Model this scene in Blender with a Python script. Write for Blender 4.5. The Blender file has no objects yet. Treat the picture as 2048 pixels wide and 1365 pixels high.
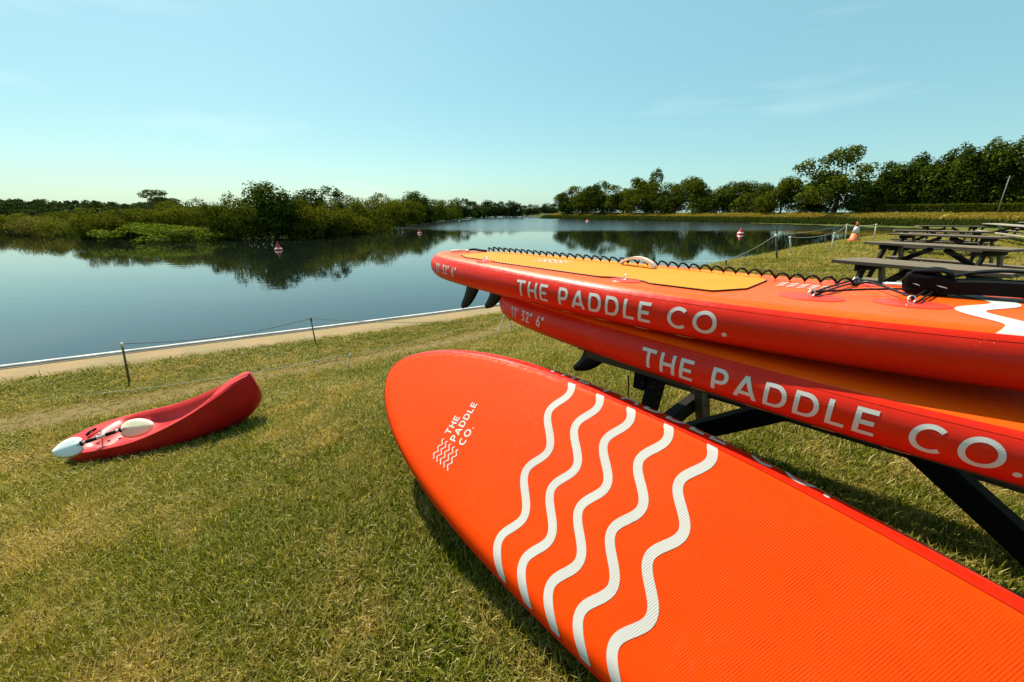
import bpy, math, random
import numpy as np
from mathutils import Vector, Matrix

scene = bpy.context.scene
COL = scene.collection
rad = math.radians

# ---------------------------------------------------------------- camera
F_PX, CAM_H, HORIZON = 849.05, 1.3246, 427.0       # focal length in px of the 2048 px wide photograph
PITCH = math.atan((682.5 - HORIZON) / F_PX)
cam_d = bpy.data.cameras.new('camera')
cam_d.sensor_fit = 'HORIZONTAL'; cam_d.sensor_width = 36.0
cam_d.lens = 36.0 * F_PX / 2048.0
cam_d.clip_start = 0.05; cam_d.clip_end = 9000
cam = bpy.data.objects.new('camera', cam_d); COL.objects.link(cam)
cam.location = (0, 0, CAM_H); cam.rotation_euler = (math.pi / 2 - PITCH, 0, 0)
scene.camera = cam

# ---------------------------------------------------------------- sky, sun, exposure
SUN_EL, SUN_AZ = rad(51), rad(-37)                  # azimuth clockwise from +Y (negative = left)
world = bpy.data.worlds.new('World'); scene.world = world; world.use_nodes = True
wn = world.node_tree; wn.nodes.clear()
def N(nt, t, **kw):
    n = nt.nodes.new(t)
    for k, v in kw.items(): setattr(n, k, v)
    return n
sky = N(wn, 'ShaderNodeTexSky', sky_type='NISHITA', sun_disc=False)
sky.sun_elevation = SUN_EL; sky.sun_rotation = SUN_AZ
sky.altitude = 0; sky.air_density = 1.0; sky.dust_density = 1.0; sky.ozone_density = 1.0
tint = N(wn, 'ShaderNodeMix', data_type='RGBA', blend_type='MULTIPLY'); tint.inputs[0].default_value = 1
tint.inputs[7].default_value = (0.90, 1.05, 0.90, 1)
bg = N(wn, 'ShaderNodeBackground'); bg.inputs[1].default_value = 0.074
wo = N(wn, 'ShaderNodeOutputWorld')
hsv = N(wn, 'ShaderNodeHueSaturation'); hsv.inputs['Saturation'].default_value = 1.32
wn.links.new(sky.outputs[0], hsv.inputs['Color']); wn.links.new(hsv.outputs[0], tint.inputs[6])
# thin high cloud streaks
tc = N(wn, 'ShaderNodeTexCoord'); mp = N(wn, 'ShaderNodeMapping'); mp.inputs[3].default_value = (1.6, 1.6, 9.0)
cn = N(wn, 'ShaderNodeTexNoise'); cn.inputs['Scale'].default_value = 1.7; cn.inputs['Detail'].default_value = 5; cn.inputs['Roughness'].default_value = 0.55
cr = N(wn, 'ShaderNodeMapRange'); cr.inputs[1].default_value = 0.56; cr.inputs[2].default_value = 0.80; cr.inputs[3].default_value = 0; cr.inputs[4].default_value = 0.16
cm = N(wn, 'ShaderNodeMix', data_type='RGBA'); cm.inputs[7].default_value = (10.0, 10.6, 9.8, 1)
wn.links.new(tc.outputs['Generated'], mp.inputs[0]); wn.links.new(mp.outputs[0], cn.inputs['Vector'])
wn.links.new(cn.outputs[0], cr.inputs[0]); wn.links.new(cr.outputs[0], cm.inputs[0])
veil = N(wn, 'ShaderNodeMix', data_type='RGBA'); veil.inputs[0].default_value = 0.48; veil.inputs[7].default_value = (3.6, 6.8, 7.2, 1)   # even summer haze
wn.links.new(tint.outputs[2], veil.inputs[6]); wn.links.new(veil.outputs[2], cm.inputs[6]); wn.links.new(cm.outputs[2], bg.inputs[0]); wn.links.new(bg.outputs[0], wo.inputs[0])

sun_d = bpy.data.lights.new('sun', 'SUN'); sun_d.energy = 5.0; sun_d.angle = rad(0.53); sun_d.color = (1.0, 0.93, 0.80)
sun = bpy.data.objects.new('sun', sun_d); COL.objects.link(sun)
sdir = Vector((math.sin(SUN_AZ) * math.cos(SUN_EL), math.cos(SUN_AZ) * math.cos(SUN_EL), math.sin(SUN_EL)))
sun.rotation_euler = sdir.to_track_quat('Z', 'Y').to_euler(); sun.location = (-20, 20, 40)

vs = scene.view_settings
vs.view_transform = 'Standard'; vs.look = 'None'; vs.exposure = 0.8; vs.gamma = 1.0; vs.use_curve_mapping = False
scene.cycles.use_denoising = True
scene.cycles.max_bounces = 8; scene.cycles.transparent_max_bounces = 8

# ---------------------------------------------------------------- helpers
rng = np.random.default_rng(7)
def ray(u, v):
    s, c = math.sin(PITCH), math.cos(PITCH)
    a, b = (u - 1024) / F_PX, -(v - 682.5) / F_PX
    return np.array([a, c + b * s, -s + b * c])
def at_z(u, v, z):
    r = ray(u, v); return np.array([0, 0, CAM_H]) + r * ((z - CAM_H) / r[2])
def at_depth(u, v, y):
    r = ray(u, v); return np.array([0, 0, CAM_H]) + r * (y / r[1])

def mesh_obj(name, verts, faces, mat=None, parent=None, smooth=False, mats=None, midx=None):
    me = bpy.data.meshes.new(name)
    me.from_pydata([tuple(map(float, v)) for v in verts], [], [tuple(map(int, f)) for f in faces])
    for m in (mats or ([mat] if mat else [])): me.materials.append(m)
    if midx is not None: me.polygons.foreach_set('material_index', list(midx))
    if smooth: me.polygons.foreach_set('use_smooth', [True] * len(me.polygons))
    me.update()
    o = bpy.data.objects.new(name, me); COL.objects.link(o)
    if parent: o.parent = parent
    return o
def quads_obj(name, V, mat, parent=None, tint_attr=None, k=4, smooth=False):
    """V: (n*k,3) float array, consecutive k verts make a face"""
    me = bpy.data.meshes.new(name); n = len(V); nf = n // k
    me.vertices.add(n); me.vertices.foreach_set('co', np.ascontiguousarray(V, dtype=np.float32).ravel())
    me.loops.add(n); me.loops.foreach_set('vertex_index', np.arange(n, dtype=np.int32))
    me.polygons.add(nf); me.polygons.foreach_set('loop_start', np.arange(0, n, k, dtype=np.int32))
    me.polygons.foreach_set('loop_total', np.full(nf, k, dtype=np.int32))
    if tint_attr is not None:
        a = me.attributes.new('tint', 'FLOAT', 'FACE'); a.data.foreach_set('value', np.asarray(tint_attr, dtype=np.float32))
    me.materials.append(mat); me.update(calc_edges=True)
    o = bpy.data.objects.new(name, me); COL.objects.link(o)
    if parent: o.parent = parent
    return o
def empty(name, loc=(0, 0, 0), rz=0):
    o = bpy.data.objects.new(name, None); COL.objects.link(o); o.empty_display_size = 0.1
    o.location = loc; o.rotation_euler = (0, 0, rz); return o
def tag(o, label=None, cat=None, group=None, kind=None):
    if label: o['label'] = label
    if cat: o['category'] = cat
    if group: o['group'] = group
    if kind: o['kind'] = kind
    return o
def copy_tree(o, parent=None):
    c = o.copy(); COL.objects.link(c); c.parent = parent
    for ch in o.children: copy_tree(ch, c)
    return c
def box(cx, cy, cz, sx, sy, sz, bev=0.0):
    """bevelled box as verts, faces (chamfered on all edges running along X when bev>0)"""
    x, y, z = sx / 2, sy / 2, sz / 2
    if bev <= 0:
        v = [(i * x, j * y, k * z) for i in (-1, 1) for j in (-1, 1) for k in (-1, 1)]
        f = [(0, 1, 3, 2), (4, 6, 7, 5), (0, 4, 5, 1), (2, 3, 7, 6), (0, 2, 6, 4), (1, 5, 7, 3)]
    else:
        b = bev
        ring = [(-y + b, -z), (y - b, -z), (y, -z + b), (y, z - b), (y - b, z), (-y + b, z), (-y, z - b), (-y, -z + b)]
        v = [(-x, a, c) for a, c in ring] + [(x, a, c) for a, c in ring]
        f = [tuple(range(7, -1, -1)), tuple(range(8, 16))] + [(i, (i + 1) % 8, 8 + (i + 1) % 8, 8 + i) for i in range(8)]
    return [(a + cx, b_ + cy, c + cz) for a, b_, c in v], f
def beam(p, q, w, t, up=(0, 0, 1), bev=0.004):
    """box from p to q, width w (sideways), thickness t (along up)"""
    p, q = Vector(p), Vector(q); d = q - p; L = d.length; d.normalize()
    side = Vector(up).cross(d)
    if side.length < 1e-4: side = Vector((1, 0, 0)).cross(d)
    side.normalize(); u = d.cross(side)
    v, f = box(0, 0, 0, L, w, t, bev)
    m = (p + q) / 2
    return [tuple(m + d * a + side * b + u * c) for a, b, c in v], f
def tube(path, r, n=6, closed=False, cap=True):
    """swept tube; r scalar or list"""
    P = np.array(path, float); m = len(P); R = np.full(m, r) if np.isscalar(r) else np.array(r, float)
    T = np.gradient(P, axis=0); T /= np.linalg.norm(T, axis=1)[:, None] + 1e-12
    ref = np.array([0, 0, 1.0]) if abs(T[0][2]) < 0.9 else np.array([1.0, 0, 0])
    V = []; a = np.cross(T[0], ref); a /= np.linalg.norm(a)
    for i in range(m):
        a = a - T[i] * (a @ T[i]); a /= np.linalg.norm(a) + 1e-12; b = np.cross(T[i], a)
        for j in range(n):
            t = 2 * math.pi * j / n; V.append(P[i] + R[i] * (math.cos(t) * a + math.sin(t) * b))
    Fc = [(i * n + j, i * n + (j + 1) % n, (i + 1) * n + (j + 1) % n, (i + 1) * n + j) for i in range(m - 1) for j in range(n)]
    if cap: Fc += [tuple(range(n - 1, -1, -1)), tuple((m - 1) * n + j for j in range(n))]
    return V, Fc
def lathe(prof, n=20):
    V = []; Fc = []
    for r, z in prof:
        for j in range(n):
            t = 2 * math.pi * j / n; V.append((r * math.cos(t), r * math.sin(t), z))
    for i in range(len(prof) - 1):
        for j in range(n): Fc.append((i * n + j, i * n + (j + 1) % n, (i + 1) * n + (j + 1) % n, (i + 1) * n + j))
    Fc.append(tuple(range(n - 1, -1, -1))); Fc.append(tuple((len(prof) - 1) * n + j for j in range(n)))
    return V, Fc
def join(parts):
    V, Fc = [], []
    for v, f in parts:
        o = len(V); V += list(v); Fc += [tuple(i + o for i in q) for q in f]
    return V, Fc

# ---------------------------------------------------------------- materials
def new_mat(name):
    m = bpy.data.materials.new(name); m.use_nodes = True; nt = m.node_tree
    b = nt.nodes['Principled BSDF']; return m, nt, b
def noise(nt, scale, detail=4, rough=0.55, vec=None, dim='3D'):
    n = N(nt, 'ShaderNodeTexNoise', noise_dimensions=dim); n.inputs['Scale'].default_value = scale
    n.inputs['Detail'].default_value = detail; n.inputs['Roughness'].default_value = rough
    if vec is not None: nt.links.new(vec, n.inputs['Vector'])
    return n.outputs[0]
def maprange(nt, s, a, b, c=0.0, d=1.0, smooth=True):
    n = N(nt, 'ShaderNodeMapRange'); n.interpolation_type = 'SMOOTHSTEP' if smooth else 'LINEAR'
    n.inputs[1].default_value = a; n.inputs[2].default_value = b; n.inputs[3].default_value = c; n.inputs[4].default_value = d
    nt.links.new(s, n.inputs[0]); return n.outputs[0]
def mixc(nt, fac, a, b, mode='MIX'):
    n = N(nt, 'ShaderNodeMix', data_type='RGBA', blend_type=mode)
    if isinstance(fac, (int, float)): n.inputs[0].default_value = fac
    else: nt.links.new(fac, n.inputs[0])
    for i, x in ((6, a), (7, b)):
        if isinstance(x, tuple): n.inputs[i].default_value = (*x, 1) if len(x) == 3 else x
        else: nt.links.new(x, n.inputs[i])
    return n.outputs[2]
def mathn(nt, op, a, b=None, c=None):
    n = N(nt, 'ShaderNodeMath', operation=op)
    for i, x in enumerate((a, b, c)):
        if x is None: continue
        if isinstance(x, (int, float)): n.inputs[i].default_value = x
        else: nt.links.new(x, n.inputs[i])
    return n.outputs[0]
def bump(nt, b, hgt, strength=0.3, dist=0.01):
    n = N(nt, 'ShaderNodeBump'); n.inputs['Strength'].default_value = strength; n.inputs['Distance'].default_value = dist
    nt.links.new(hgt, n.inputs['Height']); nt.links.new(n.outputs[0], b.inputs['Normal'])
def objcoord(nt): return N(nt, 'ShaderNodeTexCoord').outputs['Object']
def mapping(nt, vec, scale=(1, 1, 1), rot=(0, 0, 0)):
    n = N(nt, 'ShaderNodeMapping'); n.inputs[3].default_value = scale; n.inputs[2].default_value = rot
    nt.links.new(vec, n.inputs[0]); return n.outputs[0]

def plain(name, col, rough=0.5, var=0.12, nscale=9.0, bstr=0.0, metallic=0.0, spec=0.5):
    m, nt, b = new_mat(name); oc = objcoord(nt)
    n = noise(nt, nscale, 5, 0.6, oc)
    c2 = tuple(x * (1 - var) for x in col); c3 = tuple(min(1, x * (1 + var)) for x in col)
    nt.links.new(mixc(nt, maprange(nt, n, 0.3, 0.7), c2, c3), b.inputs['Base Color'])
    nt.links.new(maprange(nt, n, 0.25, 0.75, rough * 0.85, min(1, rough * 1.15)), b.inputs['Roughness'])
    b.inputs['Metallic'].default_value = metallic; b.inputs['Specular IOR Level'].default_value = spec
    if bstr: bump(nt, b, noise(nt, nscale * 6, 4, 0.6, oc), bstr, 0.004)
    return m

def pvc(name, col, dust=(0.5, 0.45, 0.35), rough=0.36, weave=0.0, dustamt=0.03, spec=0.2):
    """coated fabric of an inflatable board, optional drop-stitch dimples"""
    m, nt, b = new_mat(name); oc = objcoord(nt)
    n1 = noise(nt, 3.0, 6, 0.6, oc); n2 = noise(nt, 40, 5, 0.65, oc)
    base = mixc(nt, maprange(nt, n1, 0.3, 0.7), tuple(x * 0.94 for x in col), tuple(min(1, x * 1.05) for x in col))
    d = mathn(nt, 'MULTIPLY', maprange(nt, n1, 0.45, 0.8), maprange(nt, n2, 0.45, 0.75, 0.0, dustamt * 3))
    nt.links.new(mixc(nt, d, base, dust), b.inputs['Base Color'])
    nt.links.new(maprange(nt, n2, 0.3, 0.7, rough * 0.8, rough * 1.25), b.inputs['Roughness'])
    b.inputs['Specular IOR Level'].default_value = spec
    sep = N(nt, 'ShaderNodeSeparateXYZ'); nt.links.new(oc, sep.inputs[0])
    if weave:
        k1 = mathn(nt, 'SINE', mathn(nt, 'MULTIPLY', mathn(nt, 'ADD', mathn(nt, 'MULTIPLY', sep.outputs[0], 0.55), sep.outputs[1]), 2 * math.pi / 0.0125))
        k2 = mathn(nt, 'SINE', mathn(nt, 'MULTIPLY', mathn(nt, 'SUBTRACT', sep.outputs[0], mathn(nt, 'MULTIPLY', sep.outputs[1], 0.25)), 2 * math.pi / 0.0095))
        hgt = mathn(nt, 'ADD', mathn(nt, 'MULTIPLY', mathn(nt, 'MULTIPLY', k1, k2), maprange(nt, noise(nt, 22, 4, .6, oc), .3, .7, .3, 1.5)), mathn(nt, 'MULTIPLY', n2, 1.8))
        # the rounded edge is a plain smooth sheet: the dimples fade out there
        e = mathn(nt, 'ABSOLUTE', sep.outputs[1])
        hgt = mathn(nt, 'MULTIPLY', hgt, maprange(nt, e, 0.20, 0.34, 1.0, 0.10))
        bump(nt, b, hgt, weave, 0.0011)
    else:
        wr = mapping(nt, oc, (0.8, 6, 6))
        bump(nt, b, mathn(nt, 'ADD', noise(nt, 7, 3, 0.5, wr), mathn(nt, 'MULTIPLY', n2, 0.15)), 0.10, 0.01)
    return m

M = {}
M['orange'] = pvc('orange_fabric', (0.88, 0.088, 0.001), weave=0.0, rough=0.42)
M['orange_weave'] = pvc('orange_dropstitch', (0.86, 0.050, 0.0003), weave=0.48, rough=0.5, spec=0.07, dustamt=0.012)
M['red'] = pvc('red_rail_fabric', (0.62, 0.016, 0.003), rough=0.33)
M['white_print'] = pvc('white_print', (0.56, 0.53, 0.50), dust=(0.5, 0.4, 0.3), rough=0.45, dustamt=0.1)
M['white_weave'] = pvc('white_print_dimpled', (0.50, 0.465, 0.42), dust=(0.6, 0.4, 0.25), rough=0.5, weave=0.30, dustamt=0.10)
M['pale_tab'] = plain('pale_orange_tab', (0.75, 0.35, 0.12), 0.5)
M['black_rubber'] = plain('black_rubber', (0.007, 0.007, 0.007), 0.45, 0.3, 30, 0.1, spec=0.22)
M['black_cloth'] = plain('black_neoprene', (0.005, 0.005, 0.005), 0.8, 0.35, 60, 0.4, spec=0.1)
M['black_plastic'] = plain('black_plastic', (0.005, 0.005, 0.005), 0.4, 0.2, 20, spec=0.2)
M['steel'] = plain('steel', (0.6, 0.6, 0.6), 0.3, 0.1, 30, metallic=1.0)
M['red_patch'] = pvc('red_patch', (0.80, 0.045, 0.015), rough=0.35)
M['kayak'] = plain('red_polyethylene', (0.50, 0.008, 0.008), 0.46, 0.12, 6, 0.05, spec=0.3)
M['blade'] = plain('cream_blade_plastic', (0.66, 0.62, 0.40), 0.4, 0.08, 12)
M['blade_white'] = plain('white_blade_plastic', (0.78, 0.80, 0.78), 0.35, 0.05, 12)
M['shaft'] = plain('grey_shaft', (0.5, 0.5, 0.46), 0.35, 0.1, 20)
M['cone_orange'] = plain('cone_orange', (0.70, 0.15, 0.03), 0.55, 0.2, 14)
M['cone_white'] = plain('cone_white', (0.62, 0.58, 0.52), 0.5, 0.2, 14)
M['buoy_red'] = plain('buoy_red', (0.55, 0.03, 0.015), 0.45, 0.2, 4)
M['buoy_white'] = plain('buoy_white', (0.75, 0.66, 0.60), 0.5, 0.1, 5)
M['buoy_green'] = plain('buoy_green', (0.02, 0.22, 0.09), 0.45, 0.2, 4)
M['stake_pale'] = plain('pale_stake', (0.55, 0.50, 0.38), 0.6, 0.3, 18)
M['stake_dark'] = plain('dark_stake', (0.10, 0.085, 0.05), 0.7, 0.4, 18)
M['rope_dark'] = plain('dark_cord', (0.11, 0.11, 0.09), 0.8)
M['rope_pale'] = plain('pale_cord', (0.42, 0.44, 0.34), 0.8)
M['bark'] = plain('bark', (0.07, 0.055, 0.038), 0.9, 0.4, 5, 0.5)
M['concrete'] = plain('kerb_concrete', (0.48, 0.45, 0.40), 0.85, 0.35, 3, 0.3)
M['pole_wood'] = plain('pole_wood', (0.20, 0.18, 0.15), 0.8, 0.3, 4)

def wood_mat(name, light, dark):
    m, nt, b = new_mat(name); oc = objcoord(nt)
    oi = N(nt, 'ShaderNodeObjectInfo')
    add = N(nt, 'ShaderNodeVectorMath', operation='ADD'); nt.links.new(oc, add.inputs[0])
    cmb = N(nt, 'ShaderNodeCombineXYZ')
    for i in range(3): nt.links.new(mathn(nt, 'MULTIPLY', oi.outputs['Random'], 13.0 + 7 * i), cmb.inputs[i])
    nt.links.new(cmb.outputs[0], add.inputs[1])
    g = noise(nt, 6, 8, 0.7, mapping(nt, add.outputs[0], (0.7, 14, 14)))
    g2 = noise(nt, 3, 5, 0.6, mapping(nt, add.outputs[0], (0.6, 3, 3)))
    g3 = noise(nt, 26, 6, 0.7, add.outputs[0])
    c = mixc(nt, maprange(nt, g, 0.32, 0.68), dark, light)
    c = mixc(nt, maprange(nt, g2, 0.42, 0.75, 0, 0.7), c, tuple(x * 0.5 for x in dark))
    c = mixc(nt, maprange(nt, g3, 0.62, 0.74, 0, 0.5), c, (0.42, 0.42, 0.36))       # lichen flecks
    c = mixc(nt, maprange(nt, oi.outputs['Random'], 0, 1, 0, 0.6), c, tuple(x * 0.5 for x in light))
    ge = N(nt, 'ShaderNodeSeparateXYZ'); nt.links.new(N(nt, 'ShaderNodeTexCoord').outputs['Generated'], ge.inputs[0])
    ed = maprange(nt, mathn(nt, 'ABSOLUTE', mathn(nt, 'SUBTRACT', ge.outputs[1], 0.5)), 0.34, 0.50, 0.0, 0.75)
    c = mixc(nt, ed, c, tuple(x * 0.35 for x in dark))                            # darker along the plank edges
    nt.links.new(c, b.inputs['Base Color']); b.inputs['Roughness'].default_value = 0.82; b.inputs['Specular IOR Level'].default_value = 0.12
    bump(nt, b, mathn(nt, 'ADD', g, mathn(nt, 'MULTIPLY', g3, 0.3)), 0.6, 0.004)
    return m
M['wood'] = wood_mat('weathered_grey_wood', (0.34, 0.265, 0.19), (0.085, 0.066, 0.047))
M['wood_pale'] = wood_mat('pale_weathered_wood', (0.55, 0.50, 0.40), (0.30, 0.26, 0.20))
M['wood_dark'] = wood_mat('dark_shaded_wood', (0.030, 0.024, 0.018), (0.010, 0.008, 0.006))  # near black: the shade on the backlit table frames is put into the colour

def leaf_mat(name, dark, light, trans=0.35):
    m, nt, b = new_mat(name)
    at = N(nt, 'ShaderNodeAttribute', attribute_name='tint')
    oi = N(nt, 'ShaderNodeObjectInfo')
    geo = N(nt, 'ShaderNodeNewGeometry')
    big = noise(nt, 0.35, 3, 0.6, geo.outputs['Position'])
    f = mathn(nt, 'ADD', mathn(nt, 'MULTIPLY', at.outputs['Fac'], 0.75), mathn(nt, 'MULTIPLY', mathn(nt, 'SUBTRACT', big, 0.35), 0.7))
    c = mixc(nt, maprange(nt, f, 0.1, 0.95), dark, light)
    c = mixc(nt, maprange(nt, oi.outputs['Random'], 0, 1, 0, 0.30), c, (0.85, 0.80, 0.60), 'MULTIPLY')
    nt.links.new(c, b.inputs['Base Color']); b.inputs['Roughness'].default_value = 0.55
    b.inputs['Specular IOR Level'].default_value = 0.0
    tr = N(nt, 'ShaderNodeBsdfTranslucent'); nt.links.new(mixc(nt, 1.0, c, (1.0, 1.0, 0.45), 'MULTIPLY'), tr.inputs[0])
    mx = N(nt, 'ShaderNodeMixShader'); mx.inputs[0].default_value = trans
    out = nt.nodes['Material Output']
    nt.links.new(b.outputs[0], mx.inputs[1]); nt.links.new(tr.outputs[0], mx.inputs[2]); nt.links.new(mx.outputs[0], out.inputs[0])
    return m
M['leaf_willow'] = leaf_mat('willow_leaves', (0.042, 0.058, 0.006), (0.200, 0.195, 0.022), 0.36)
M['leaf_dark'] = leaf_mat('dark_leaves', (0.020, 0.034, 0.005), (0.100, 0.130, 0.016), 0.30)
M['leaf_mid'] = leaf_mat('mid_leaves', (0.030, 0.046, 0.005), (0.150, 0.165, 0.018), 0.34)
M['leaf_pale'] = leaf_mat('pale_leaves', (0.060, 0.080, 0.030), (0.160, 0.175, 0.070), 0.28)
M['leaf_bright'] = leaf_mat('bright_leaves', (0.07, 0.10, 0.010), (0.20, 0.24, 0.03), 0.34)
M['leaf_round'] = leaf_mat('pale_willow_leaves', (0.09, 0.085, 0.020), (0.26, 0.23, 0.06), 0.36)
M['leaf_far'] = leaf_mat('far_leaves', (0.028, 0.044, 0.012), (0.062, 0.080, 0.022), 0.2)

# ---------------------------------------------------------------- lake outline and terrain
ZW = CAM_H - 3.0
def pw(u, v): return at_z(u, v, ZW)[:2]
near = [np.array(p) for p in [(-90, -42), (-30, -4.5), (-9.96, 7.74), (-6.6, 9.75), (-3.4, 11.7), (-.39, 13.56), (4.2, 17.25), (8.6, 21.2), (12.93, 25.4), (20, 31.5), (32, 40), (60, 50), (120, 56)]]
rightb = [pw(2700, 476), pw(2300, 464), pw(2048, 457.5), pw(1850, 453), pw(1650, 449), pw(1500, 445.5), pw(1300, 441.5), pw(1160, 438.5), pw(1082, 437.2)]
farb = [pw(1075, 435.2), pw(1046, 433.2), pw(1000, 433.4), pw(955, 434.6), pw(915, 437.5), pw(880, 441), pw(835, 447.5), pw(790, 455), pw(725, 464), pw(690, 469), pw(560, 474), pw(420, 478.5), pw(300, 478), pw(170, 477), pw(135, 468), pw(60, 464), pw(-80, 464), pw(-400, 470), pw(-900, 480)]
POLY = np.array(near + rightb + farb)
def seg_dist(X, Y, pts):
    d = np.full(X.shape, 1e9)
    for a, b in zip(pts[:-1], pts[1:]):
        ax, ay = a; bx, by = b; L2 = (bx - ax) ** 2 + (by - ay) ** 2
        t = np.clip(((X - ax) * (bx - ax) + (Y - ay) * (by - ay)) / L2, 0, 1)
        d = np.minimum(d, np.hypot(X - ax - t * (bx - ax), Y - ay - t * (by - ay)))
    return d
def inside(X, Y):
    r = np.zeros(X.shape, bool); P = POLY
    for i in range(len(P)):
        (x0, y0), (x1, y1) = P[i], P[(i + 1) % len(P)]
        c = ((y0 > Y) != (y1 > Y)) & (X < (x1 - x0) * (Y - y0) / (y1 - y0 + 1e-12) + x0)
        r ^= c
    return r
DG = np.linspace(-3, 60, 1261)
def prof(pts):
    p = np.array(pts); z = np.interp(DG, p[:, 0], p[:, 1])
    k = np.exp(-np.linspace(-2, 2, 21) ** 2); k /= k.sum()
    return np.convolve(np.pad(z, 10, 'edge'), k, 'valid')
PL = prof([(0, ZW + .12), (.9, ZW + .17), (2.4, -1.47), (3.8, -1.36), (6.2, -1.10), (7.5, -.80), (9, -.44), (10.4, -.17), (11.6, -.04), (12.6, 0)])
PM = prof([(0, ZW + .12), (.9, ZW + .17), (2.4, -1.47), (3.8, -1.34), (5.5, -1.05), (7, -.60), (8.4, -.20), (9.5, -.03), (10.4, 0)])
PR = prof([(0, ZW + .12), (1.0, ZW + .3), (2.6, -.85), (4.0, -.28), (5.0, -.07), (6.5, .05), (8.5, .06), (11, .02), (14, 0)])
def sst(x, a, b):
    t = np.clip((x - a) / (b - a), 0, 1); return t * t * (3 - 2 * t)
def near_height(X, Y, d):
    q = X * .748 + Y * .665
    zl, zm, zr = (np.interp(d, DG, P) for P in (PL, PM, PR))
    w1 = sst(q, -0.8, 1.4); w2 = sst(q, 5, 15)
    z = zl * (1 - w1) + zm * w1; z = z * (1 - w2) + zr * w2
    return z + (.012 * np.sin(X * 2.1 + Y * .7) + .010 * np.sin(X * .9 - Y * 2.3 + 1) + .02 * np.sin(X * .33 + Y * .5)) * sst(d, 1.5, 4) * sst(np.hypot(X, Y), 2.5, 6)
def terrain(X, Y, drop=True):
    X = np.asarray(X, float); Y = np.asarray(Y, float)
    dn, dr, df = seg_dist(X, Y, near), seg_dist(X, Y, rightb), seg_dist(X, Y, farb + [near[0]] if False else farb)
    ins = inside(X, Y); dm = np.minimum(np.minimum(dn, dr), df)
    zn = near_height(X, Y, dn)
    zr = np.interp(dr, [0, .6, 2.5, 6, 10, 15, 300], [ZW, ZW + .35, -.75, .25, 1.05, 1.27, 1.6])
    r = np.hypot(X, Y); az = np.degrees(np.arctan2(X, Y))
    hill = 8.5 * sst(r, 230, 430) * (1 - sst(az, -46, -33)) + 2.0 * sst(r, 300, 600)
    zf = np.interp(df, [0, .8, 5, 30, 120, 800], [ZW, ZW + .35, ZW + .7, ZW + 1.0, -.2, .8]) + hill
    w = [1 / (d + .05) ** 4 for d in (dn, dr, df)]
    z = (zn * w[0] + zr * w[1] + zf * w[2]) / sum(w)
    if drop: z = z - .09 * (1 - sst(dn, .8, 1.35)) * (dn < 3)
    return np.where(ins, ZW - np.minimum(1.6, .10 + .35 * dm), z)
def ground_z(x, y): return float(terrain(np.array([x]), np.array([y]))[0])
def hit(u, v, tmax=400):
    r = ray(u, v); t = np.geomspace(.4, tmax, 3000); o = np.array([0, 0, CAM_H])
    P = o + t[:, None] * r; below = P[:, 2] < terrain(P[:, 0], P[:, 1])
    i = np.argmax(below) if below.any() else len(t) - 1
    a, b = t[max(i - 1, 0)], t[i]
    for _ in range(18):
        m = (a + b) / 2; p = o + m * r
        if p[2] < ground_z(p[0], p[1]): b = m
        else: a = m
    return o + b * r

# the worn track: fitted through its centre line
TRK = np.array([hit(u, v)[:2] for u, v in [(0, 850), (150, 826), (300, 800), (450, 770), (600, 740), (750, 712), (880, 690)]])
TA = np.polyfit(TRK[:, 0], TRK[:, 1], 2)

def grass_colour(nt, blades=False):
    geo = N(nt, 'ShaderNodeNewGeometry'); pos = geo.outputs['Position']
    sep = N(nt, 'ShaderNodeSeparateXYZ'); nt.links.new(pos, sep.inputs[0])
    flat = N(nt, 'ShaderNodeCombineXYZ'); nt.links.new(sep.outputs[0], flat.inputs[0]); nt.links.new(sep.outputs[1], flat.inputs[1])
    fv = flat.outputs[0]
    n1 = noise(nt, 0.85, 4, 0.6, fv); n2 = noise(nt, 3.2, 4, 0.6, fv); n3 = noise(nt, 0.16, 3, 0.5, fv)
    n4 = noise(nt, 60 if not blades else 25, 3, 0.7, fv)
    f = mathn(nt, 'ADD', mathn(nt, 'ADD', mathn(nt, 'MULTIPLY', n1, 0.55), mathn(nt, 'MULTIPLY', n2, 0.45)), mathn(nt, 'MULTIPLY', mathn(nt, 'SUBTRACT', n4, 0.5), 0.25))
    dry = maprange(nt, f, 0.43, 0.63)
    x = sep.outputs[0]
    ctr = mathn(nt, 'ADD', mathn(nt, 'MULTIPLY', mathn(nt, 'ADD', mathn(nt, 'MULTIPLY', x, float(TA[0])), float(TA[1])), x), float(TA[2]))
    off = mathn(nt, 'ABSOLUTE', mathn(nt, 'ADD', mathn(nt, 'SUBTRACT', sep.outputs[1], ctr), mathn(nt, 'MULTIPLY', mathn(nt, 'SUBTRACT', n2, 0.5), 0.9)))
    band = maprange(nt, off, 0.30, 0.75, 1.0, 0.0)
    band = mathn(nt, 'MULTIPLY', band, maprange(nt, x, 0.5, 5.0, 1.0, 0.25))
    dry = mathn(nt, 'MAXIMUM', dry, band)
    green = mixc(nt, maprange(nt, n3, 0.35, 0.65), (0.140, 0.160, 0.004), (0.215, 0.195, 0.006))
    straw = mixc(nt, maprange(nt, n2, 0.3, 0.7), (0.34, 0.235, 0.045), (0.46, 0.32, 0.080))
    c = mixc(nt, dry, green, straw)
    c = mixc(nt, mathn(nt, 'MULTIPLY', band, 0.85), c, mixc(nt, maprange(nt, n4, .3, .7), (0.30, 0.21, 0.085), (0.44, 0.325, 0.15)))
    return c, band, n4, dry
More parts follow.
